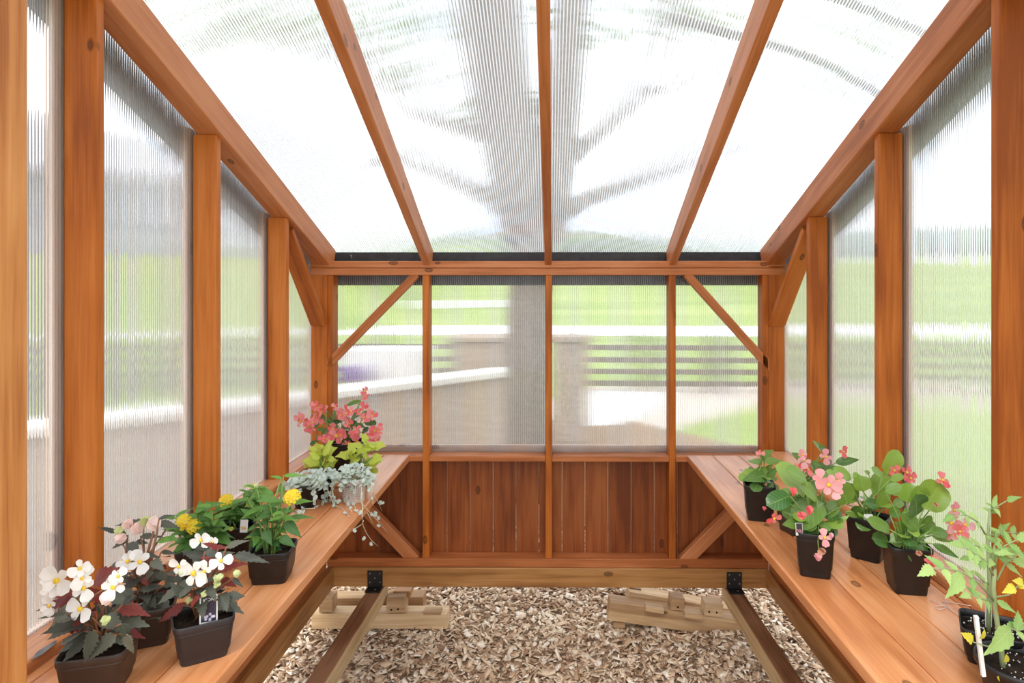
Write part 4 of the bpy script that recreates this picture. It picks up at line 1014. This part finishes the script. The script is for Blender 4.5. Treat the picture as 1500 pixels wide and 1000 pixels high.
for q in (((330, 430), (340, 260)), ((520, 410), (570, 230)), ((540, 420), (680, 210))): p.st.tube([p.c+Vector((0, 0, p.h)), p.P(*DD(*q[0])), p.P(*DD(*q[1]))], .0045, .0028, 7)
filler(p, 16, .06, .01, .10, .085, .55, 'f', .15); filler(p, 4, .06, .02, .10, .07, .5, 'r', .15)
p.done(L_DARK, ST_BRN, L_RED)
p = Plant('potted_begonia', 'bronze-leaved white begonia with a dark printed tag stuck in its pot', 'potted plant', 297, 955, GW); p.h = .102
square_pot(p.root, p.c, .138, .106, p.h, math.radians(33), plain('grey_black_plastic', (.030, .027, .031), .42, .45))
bronze(p, [((350, 375), (450, 343), .28, 'f'), ((385, 415), (548, 450), .26, 'f'), ((295, 480), (445, 448), .32, 'r'), ((335, 520), (395, 560), .5, 'r'), ((325, 590), (350, 675), .6, 'f'), ((355, 600), (435, 600), .75, 'f'), ((150, 645), (25, 722), .34, 'r'), ((245, 435), (135, 395), .4, 'f'), ((280, 405), (190, 372), .45, 'f'), ((310, 385), (240, 358), .4, 'r'), ((200, 470), (60, 500), .35, 'f'), ((380, 520), (425, 562), .35, 'f'), ((250, 400), (340, 420), .4, 'f'), ((180, 560), (110, 520), .5, 'f'), ((170, 600), (90, 540), .45, 'f'), ((290, 440), (220, 420), .4, 'r'), ((260, 560), (300, 620), .5, 'f'), ((280, 380), (370, 380), .3, 'r'), ((220, 600), (180, 660), .5, 'r'), ((300, 420), (390, 400), .35, 'f')], D6)
filler(p, 9, .06, .01, .08, .06, .5, 'r'); filler(p, 14, .06, .02, .11, .08, .5, 'f', .15)
for (x, y, sz) in ((135, 465, .048), (205, 495, .072), (250, 490, .05), (325, 440, .05), (235, 345, .05), (285, 357, .035)):
    flower(p.root, p.P(*D6(x, y), -.06 if y > 400 else -.01), sz, F_WHITE, (R.uniform(-.3, .4), -1, R.uniform(.0, .6)))
for (x, y) in ((148, 495), (176, 622), (250, 592), (305, 520), (320, 515), (398, 498), (305, 548)): bud(p.root, p.P(*D6(x, y), -.06), .022, F_BUD)
plant_tag(p.root, p.P(*D6(267, 722), -.040), .040, .060, (T_PUR, T_LILAC), (.42, -1, .12), (('ICON', .84, .010),), None, True)
p.done(L_DARK, ST_BRN, L_RED)

# --- lantanas
GL = 'yellow lantanas'
def stems_with_pairs(p, tips, size, wr=.48, pairs=3, serr=.07, cr_=None, dys=None, shape=w_angel):
    for i, tip in enumerate(tips):
        q = cr_(*tip) if cr_ else tip
        T = p.P(*q, R.uniform(-.07, .05)); o = p.c+Vector((R.uniform(-.02, .02), R.uniform(-.02, .02), p.h-.02))
        m = (o+T)/2+Vector((0, 0, .02)); m += (Vector((o.x, o.y, m.z))-m)*.3
        p.st.tube([o, m, T], .0032, .002, 6)
        for k in range(pairs+1):
            f = .45+.55*k/pairs; pt = (m.lerp(T, (f-.5)*2) if f > .5 else o.lerp(m, f*2)); d = (T-m).normalized()
            an = R.uniform(0, PI)
            for sg in (0, PI):
                h = Vector((math.cos(an+sg), math.sin(an+sg)*.8, 0)); L = size*R.uniform(.7, 1.15)*(1-.25*(k/pairs))
                t = pt+(h+Vector((0, 0, R.uniform(-.45, .35)))+d*.3).normalized()*L
                leaf(p.f, pt, t, (h.x*-.3, -.4, 1), wr, shape, .15, .18, serr, min(1, R.random()*.6+.4*k/pairs), 10)
def lantana_head(root, c, size, face=(0, -.7, .8)):
    f = Vector(face).normalized(); a = f.orthogonal().normalized(); b = f.cross(a); mb = MB(); c = Vector(c)
    for k in range(34):
        t = (k+.5)/34; an = k*2.39996; rr = math.sqrt(t)*size/2
        n_ = (f*(1-t*.75)+(a*math.cos(an)+b*math.sin(an))*t*1.0).normalized()
        q = c+(a*math.cos(an)+b*math.sin(an))*rr+f*(size*.32*(1-t))
        u = n_.orthogonal().normalized(); v = n_.cross(u); s = size*.13
        vs = [q]+[q+(u*math.cos(j*PI/5)+v*math.sin(j*PI/5))*s*(1 if j % 2 == 0 else .72)+n_*s*.15 for j in range(10)]
        mb.add(vs, [(0, 1+j, 1+(j+1) % 10) for j in range(10)], None, R.random())
    return mb.build('flower_cluster', F_YEL, root, smooth=False)
p = Plant('potted_lantana', 'yellow lantana hidden behind the tagged white begonia', 'potted plant', 292, 842, GL); p.h = .098
square_pot(p.root, p.c, .125, .098, p.h, .3)
stems_with_pairs(p, [(115, 245), (160, 300), (210, 225), (280, 190), (300, 250), (240, 260), (330, 300), (180, 330), (130, 360), (260, 320), (310, 330)], .080, .46, 3, .06, D6)
for (x, y, sz) in ((153, 257, .046), (202, 281, .050), (150, 290, .02)): lantana_head(p.root, p.P(*D6(x, y), -.05), sz)
p.done(L_LANT, ST_GRN)
p = Plant('potted_lantana', 'yellow lantana with a pale tag standing close to the side post', 'potted plant', 346, 806, GL); p.h = .098
square_pot(p.root, p.c, .125, .098, p.h, .25)
stems_with_pairs(p, [(300, 185), (360, 180), (420, 160), (470, 110), (500, 150), (380, 220), (440, 220), (330, 240), (480, 220)], .080, .46, 3, .06, D6)
lantana_head(p.root, p.P(*D6(348, 166), -.04), .052); lantana_head(p.root, p.P(*D6(470, 100), -.02), .02); lantana_head(p.root, p.P(*D6(372, 295), -.06), .016); lantana_head(p.root, p.P(*D6(452, 180), -.05), .02)
plant_tag(p.root, p.P(*D6(428, 300), -.06), .026, .034, (T_GREY, T_YEL))
p.done(L_LANT, ST_GRN)
p = Plant('potted_lantana', 'yellow lantana in black pot nearest the open bench edge', 'potted plant', 399, 846, GL); p.h = .10
square_pot(p.root, p.c, .132, .104, p.h, math.radians(8))
for b, t, wr, r in (((525, 300), (555, 372), .55, .1), ((620, 262), (692, 335), .5, .15), ((595, 330), (668, 378), .5, .1), ((640, 240), (758, 240), .22, .3), ((590, 185), (495, 132), .4, .5), ((505, 290), (440, 410), .38, .05), ((470, 240), (415, 200), .5, .4), ((560, 150), (485, 90), .4, .7), ((655, 172), (742, 165), .3, .8), ((600, 62), (545, 52), .3, .8), ((610, 50), (720, 48), .2, .9), ((560, 230), (470, 210), .45, .4), ((600, 230), (540, 190), .45, .3), ((545, 350), (520, 300), .6, .1), ((515, 370), (480, 400), .5, .0), ((560, 370), (600, 390), .5, .0), ((650, 200), (600, 250), .4, .2), ((520, 200), (400, 250), .3, .6), ((700, 240), (630, 235), .3, .3)):
    p.leaf(D6(*b), D6(*t), wr, r=r, shape=w_angel, serr=.05, dyb=R.uniform(-.05, .02), n=12)
stems_with_pairs(p, [(490, 110), (600, 130), (545, 170), (450, 160), (610, 220), (530, 240), (470, 330), (580, 300)], .064, .46, 3, .06, D6)
lantana_head(p.root, p.P(*D6(650, 147), -.06), .052); bud(p.root, p.P(*D6(437, 98), -.03), .016, F_BUD); bud(p.root, p.P(*D6(487, 97), -.03), .02, F_BUD)
p.st.tube([p.P(*D6(600, 300), -.02), p.P(*D6(640, 170), -.05)], .003, .002, 6)
p.done(L_LANT, ST_GRN)

# --- silver dichondras, lime vines, coral begonia at the far end
E7 = crop(400, 620, 5.555); E6 = crop(425, 560, 7.14)
def dichondra(p, n, rad, hgt, trails, size=.0135):
    for _ in range(int(n*1.1)):
        a = R.uniform(0, 2*PI); q = math.sqrt(R.random())*rad; z = p.h+R.uniform(-.015, hgt*1.25)*(1-.5*(q/rad)**2) - max(0, q-rad*.72)*.9
        c = p.c+Vector((math.cos(a)*q, math.sin(a)*q, z)); d = Vector((math.cos(a)+R.uniform(-.8, .8), math.sin(a)+R.uniform(-.8, .8), R.uniform(-.3, .4)))
        polar_leaf(p.f, c, d, (R.uniform(-.5, .5), -.55+R.uniform(-.3, .3), .8), size*R.uniform(.7, 1.3), kidney, None, 10, -.12)
        if R.random() < .5: p.st.tube([p.c+Vector((R.uniform(-.02, .02), R.uniform(-.02, .02), p.h-.015)), c], .0012, .001, 4)
    for tr_ in trails:
        pts, lv = tr_
        p.st.tube(pts, .0022, .0013, 5)
        for i in range(len(pts)-1):
            for k in range(lv):
                c = pts[i].lerp(pts[i+1], R.random())+Vector((R.uniform(-.006, .006), R.uniform(-.008, 0), R.uniform(0, .008)))
                polar_leaf(p.f, c, (R.uniform(-1, 1), R.uniform(-1, .3), R.uniform(-.3, .5)), (R.uniform(-.5, .5), -.6, .7), R.uniform(.008, .015), kidney, None, 9, -.12)
GD = 'trailing silver dichondras'
def tz(p, x, y, z=ZB+.004): return PZ(*E7(x, y), z)
p = Plant('potted_dichondra', 'silver trailing plant in round black pot', 'potted plant', 448, 741, GD); p.h = .098
round_pot(p.root, p.c, .050, .043, p.h)
dichondra(p, 150, .078, .048, [([p.P(*E7(180, 480), -.05), p.P(*E7(160, 560), -.055), tz(p, 240, 690)], 3), ([p.P(*E7(330, 500), -.03), p.P(*E7(340, 580), -.05), tz(p, 350, 680), tz(p, 420, 640)], 4),
    ([p.P(*E7(90, 480), -.04), p.P(*E7(70, 600), -.05), tz(p, 30, 690), tz(p, -30, 720)], 3), ([tz(p, 290, 660), tz(p, 240, 720), tz(p, 160, 760), tz(p, 110, 790)], 1), ([tz(p, 340, 690), tz(p, 250, 695), tz(p, 200, 715)], 1), ([p.P(*E7(350, 480), -.04), p.P(*E7(330, 560), -.05), tz(p, 300, 640), tz(p, 270, 690)], 3)])
p.done(L_SILV, ST_SIL)
p = Plant('potted_dichondra', 'silver trailing plant in white printed pot with runners over the bench edge', 'potted plant', 518, 733, GD); p.h = .102
round_pot(p.root, p.c, .056, .047, p.h, plain('white_printed_pot', (.72, .70, .69), .5, .4, 0, .08))
def edge(x, y, Y, dx=0): q = PY(*E7(x, y), Y); return q
ye = p.c.y
TR = [([p.P(*E7(420, 480), -.02), p.P(*E7(460, 580), -.06), tz(p, 500, 670), tz(p, 560, 690), tz(p, 600, 730), tz(p, 625, 765)], 1), ([p.P(*E7(480, 500), -.05), p.P(*E7(490, 600), -.06), tz(p, 540, 650), tz(p, 480, 640)], 3),
      ([p.P(*E7(640, 480), -.07), p.P(*E7(630, 560), -.075), tz(p, 600, 640), tz(p, 640, 720)], 3), ([p.P(*E7(670, 500), -.07), p.P(*E7(665, 600), -.07), tz(p, 660, 660), tz(p, 680, 720), tz(p, 720, 730)], 1)]
XE = -.772
def eg(x, y): return PX_(*E7(x, y), XE)
TR += [([p.P(*E7(720, 520), -.07), p.P(*E7(715, 620), -.075), tz(p, 730, 680), eg(725, 760), eg(735, 840), eg(765, 900), eg(800, 950), eg(855, 1000)], 0), ([p.P(*E7(730, 560), -.07), p.P(*E7(710, 640), -.07), tz(p, 740, 670), eg(800, 740), eg(850, 790), eg(900, 850), eg(940, 895)], 0),
       ([p.P(*E7(800, 470), -.05), p.P(*E7(810, 540), -.05), p.P(*E7(820, 580), -.05), eg(860, 650), eg(885, 715)], 1), ([p.P(*E7(800, 420), -.05), p.P(*E7(795, 560), -.05), tz(p, 815, 660)], 1), ([p.P(*E7(720, 560), -.07), tz(p, 730, 660), eg(790, 770), eg(815, 815)], 0), ([tz(p, 735, 790), eg(725, 820), eg(660, 860)], 0)]
dichondra(p, 200, .088, .045, TR)
for (x, y) in ((855, 825), (730, 930), (795, 975), (830, 720), (830, 740), (855, 765), (800, 735), (660, 865), (885, 640)):
    polar_leaf(p.f, eg(x, y)+Vector((.004, -.004, 0)), (R.uniform(-1, 1), -.2, R.uniform(-1, 0)), (.2, -1, .3), .0105, kidney, .3, 10)
# printed marks on the pot
mk = MB()
for k in range(44):
    zz = .022+.062*((k//6)/7.0); an = -PI/2-.75+1.5*((k % 6)/5.5)+R.uniform(-.03, .03); rr = .047+(.056-.047)*(zz/.1)+.0006
    wl = R.uniform(.006, .013) if k % 7 else .004; hh = .0016 if k < 36 else .007
    n_ = 4; vs = []
    for j in range(n_+1):
        a2 = an+wl/rr*(j/n_)
        for h_ in (-hh/2, hh/2): vs.append(p.c+Vector((rr*math.cos(a2), rr*math.sin(a2), zz+h_)))
    mk.add(vs, [(2*j, 2*j+2, 2*j+3, 2*j+1) for j in range(n_)])
mk.build('printing', plain('grey_print', (.18, .17, .19), .6), p.root, smooth=False)
p.done(L_SILV, ST_SIL)
p = Plant('potted_dichondra', 'silver trailing plant squeezed between the other two in black pot', 'potted plant', 475, 728, GD); p.h = .098
round_pot(p.root, p.c, .042, .036, p.h)
dichondra(p, 80, .055, .02, [([p.P(*E7(440, 480), -.05), p.P(*E7(450, 560), -.06), p.P(*E7(440, 640), -.06)], 5), ([p.P(*E7(400, 470), -.05), p.P(*E7(420, 560), -.06), tz(p, 430, 650)], 5), ([p.P(*E7(480, 470), -.04), p.P(*E7(470, 570), -.06), tz(p, 470, 640)], 5)])
p.done(L_SILV, ST_SIL)
GV = 'lime green sweet potato vines'
def limevine(p, leaves):
    for (c, t, s) in leaves:
        a, b = p.P(*E6(*c), R.uniform(-.04, .03)), p.P(*E6(*t), R.uniform(-.06, .02)); d = b-a
        polar_leaf(p.f, a, d, (R.uniform(-.3, .3), -.7, .8), d.length*s, maple, None, 22, .06)
        o = p.c+Vector((R.uniform(-.02, .02), R.uniform(-.02, .02), p.h-.02)); p.st.tube([o, (a+o)/2+Vector((0, 0, .01)), a], .0022, .0015, 5)
p = Plant('potted_sweet_potato_vine', 'lime vine with small pointed leaves behind the black dichondra pot', 'potted plant', 473, 716, GV); p.h = .10
round_pot(p.root, p.c, .05, .042, p.h)
limevine(p, [((360, 690), (450, 605), 1.05), ((330, 690), (275, 615), 1.0), ((300, 690), (165, 683), .9), ((370, 735), (510, 668), .9), ((290, 760), (190, 730), 1.0), ((260, 800), (90, 825), .9), ((330, 770), (290, 720), 1.2), ((240, 850), (150, 880), 1.1), ((360, 800), (330, 850), 1.1), ((420, 790), (490, 820), .9), ((400, 830), (450, 880), 1.0), ((310, 820), (250, 880), 1.0), ((370, 860), (350, 920), 1.0), ((430, 850), (510, 800), .9), ((340, 730), (420, 720), 1.0), ((280, 830), (320, 880), 1.0), ((390, 900), (420, 950), .9)])
p.done(L_LIME, ST_GRN)
p = Plant('potted_sweet_potato_vine', 'lime vine with broad leaves leaning over the bench beside the coral begonia', 'potted plant', 524, 713, GV); p.h = .10
round_pot(p.root, p.c, .052, .043, p.h)
limevine(p, [((800, 590), (750, 540), 1.25), ((830, 640), (870, 625), 1.4), ((900, 650), (1020, 665), .9), ((680, 680), (620, 640), 1.3), ((760, 690), (850, 700), 1.0), ((600, 740), (410, 790), .72), ((600, 740), (640, 705), 1.0), ((720, 760), (620, 810), 1.0), ((790, 740), (830, 790), 1.0), ((870, 790), (970, 800), 1.0), ((850, 800), (870, 890), 1.1), ((840, 910), (850, 1000), 1.0), ((700, 800), (660, 840), 1.0), ((770, 830), (810, 860), .9), ((880, 760), (960, 750), .8), ((740, 720), (700, 640), .9), ((650, 790), (720, 740), 1.0), ((830, 700), (760, 560), .6)])
p.done(L_LIME, ST_GRN)
p = Plant('potted_begonia', 'large coral begonia in full bloom in the corner behind the lime vines', 'potted plant', 507, 686, None); p.h = .14
square_pot(p.root, p.c, .16, .13, p.h, .1)
for b, t, wr, r in (((440, 360), (500, 290), .7, .6), ((340, 400), (340, 330), .9, .5), ((420, 430), (550, 400), .45, .1), ((640, 370), (730, 320), .6, .6), ((690, 430), (790, 470), .45, .5), ((760, 310), (890, 300), .3, .7), ((780, 410), (900, 430), .5, .2), ((700, 470), (640, 390), .5, .2), ((280, 490), (355, 490), .5, .7), ((260, 580), (330, 560), .5, .7), ((290, 610), (205, 650), .5, .2), ((240, 330), (210, 390), .4, .6), ((740, 190), (570, 240), .35, .8), ((390, 380), (450, 430), .7, .2), ((540, 450), (640, 460), .6, .1), ((600, 500), (560, 580), .6, .1), ((480, 640), (560, 700), .5, .0), ((700, 640), (640, 710), .5, .0), ((400, 480), (330, 540), .5, .3), ((620, 420), (560, 360), .5, .3), ((750, 520), (820, 480), .6, .1), ((520, 330), (600, 380), .5, .2), ((600, 560), (720, 560), .5, .05), ((360, 640), (420, 700), .5, .0), ((760, 640), (800, 600), .5, .1), ((300, 420), (240, 470), .5, .3)):
    p.leaf(E6(*b), E6(*t), wr, r=r, shape=w_round if wr > .45 else w_ovate, dyb=R.uniform(-.06, .06))
for (x, y, sz) in ((265, 240, .055), (300, 265, .05), (100, 360, .06), (140, 400, .06), (110, 410, .05), (190, 460, .055), (240, 420, .055), (290, 390, .06), (250, 370, .05), (230, 480, .05), (320, 300, .04), (585, 295, .075), (600, 330, .06), (530, 340, .05), (640, 310, .05), (540, 365, .05), (485, 560, .095), (450, 480, .065), (540, 550, .06), (430, 530, .06), (350, 590, .055), (390, 600, .05), (605, 435, .05), (600, 390, .04), (690, 500, .055), (700, 550, .06), (660, 540, .05), (700, 610, .055), (600, 640, .05), (820, 350, .065), (780, 375, .055), (860, 350, .055), (840, 540, .06), (880, 500, .06), (920, 520, .06), (880, 570, .06), (930, 480, .05), (830, 580, .05), (785, 90, .05), (790, 150, .05), (780, 245, .05), (760, 270, .04), (475, 255, .045), (375, 275, .04), (900, 600, .05), (710, 310, .04)):
    flower(p.root, p.P(*E6(x, y), R.uniform(-.12, -.05)), sz, F_ROSE, (R.uniform(-.7, .7), -1, R.uniform(-.2, .9)))
for pts in (((740, 180), (650, 400)), ((770, 240), (740, 420)), ((380, 430), (380, 290)), ((440, 600), (375, 400))): p.st.tube([p.c+Vector((0, 0, p.h)), p.P(*E6(*pts[1])), p.P(*E6(*pts[0]), -.07)], .0035, .0025, 6)
p.done(L_BEGR, ST_GRN)

# --- small things on the benches
mb = MB(); a, b = PZ(45, 966, 1.034), PZ(83, 938, 1.034)
leaf(mb, b, a, (0, 0, 1), .24, w_ovate, .05, .02, .05, .5, 10)
o = mb.build('fallen_leaf', leafmat('dry_leaf', (.16, .18, .18), (.24, .27, .27))); tag(o, 'grey curled fallen leaf on the ledge by the nearest post', 'fallen leaf')
mb = MB()
pts = [PZ(x, y, ZB+.0025) for x, y in ((1362, 878), (1378, 884), (1386, 890), (1376, 893), (1370, 888), (1384, 886), (1402, 899), (1414, 910), (1398, 896), (1380, 880), (1440, 890), (1476, 905))]
mb.tube(pts, .0012, .0012, 5); o = mb.build('string', plain('clear_thread', (.75, .66, .58), .3)); tag(o, 'thin clear thread tangled on the bench behind the tomato seedlings', 'thread')
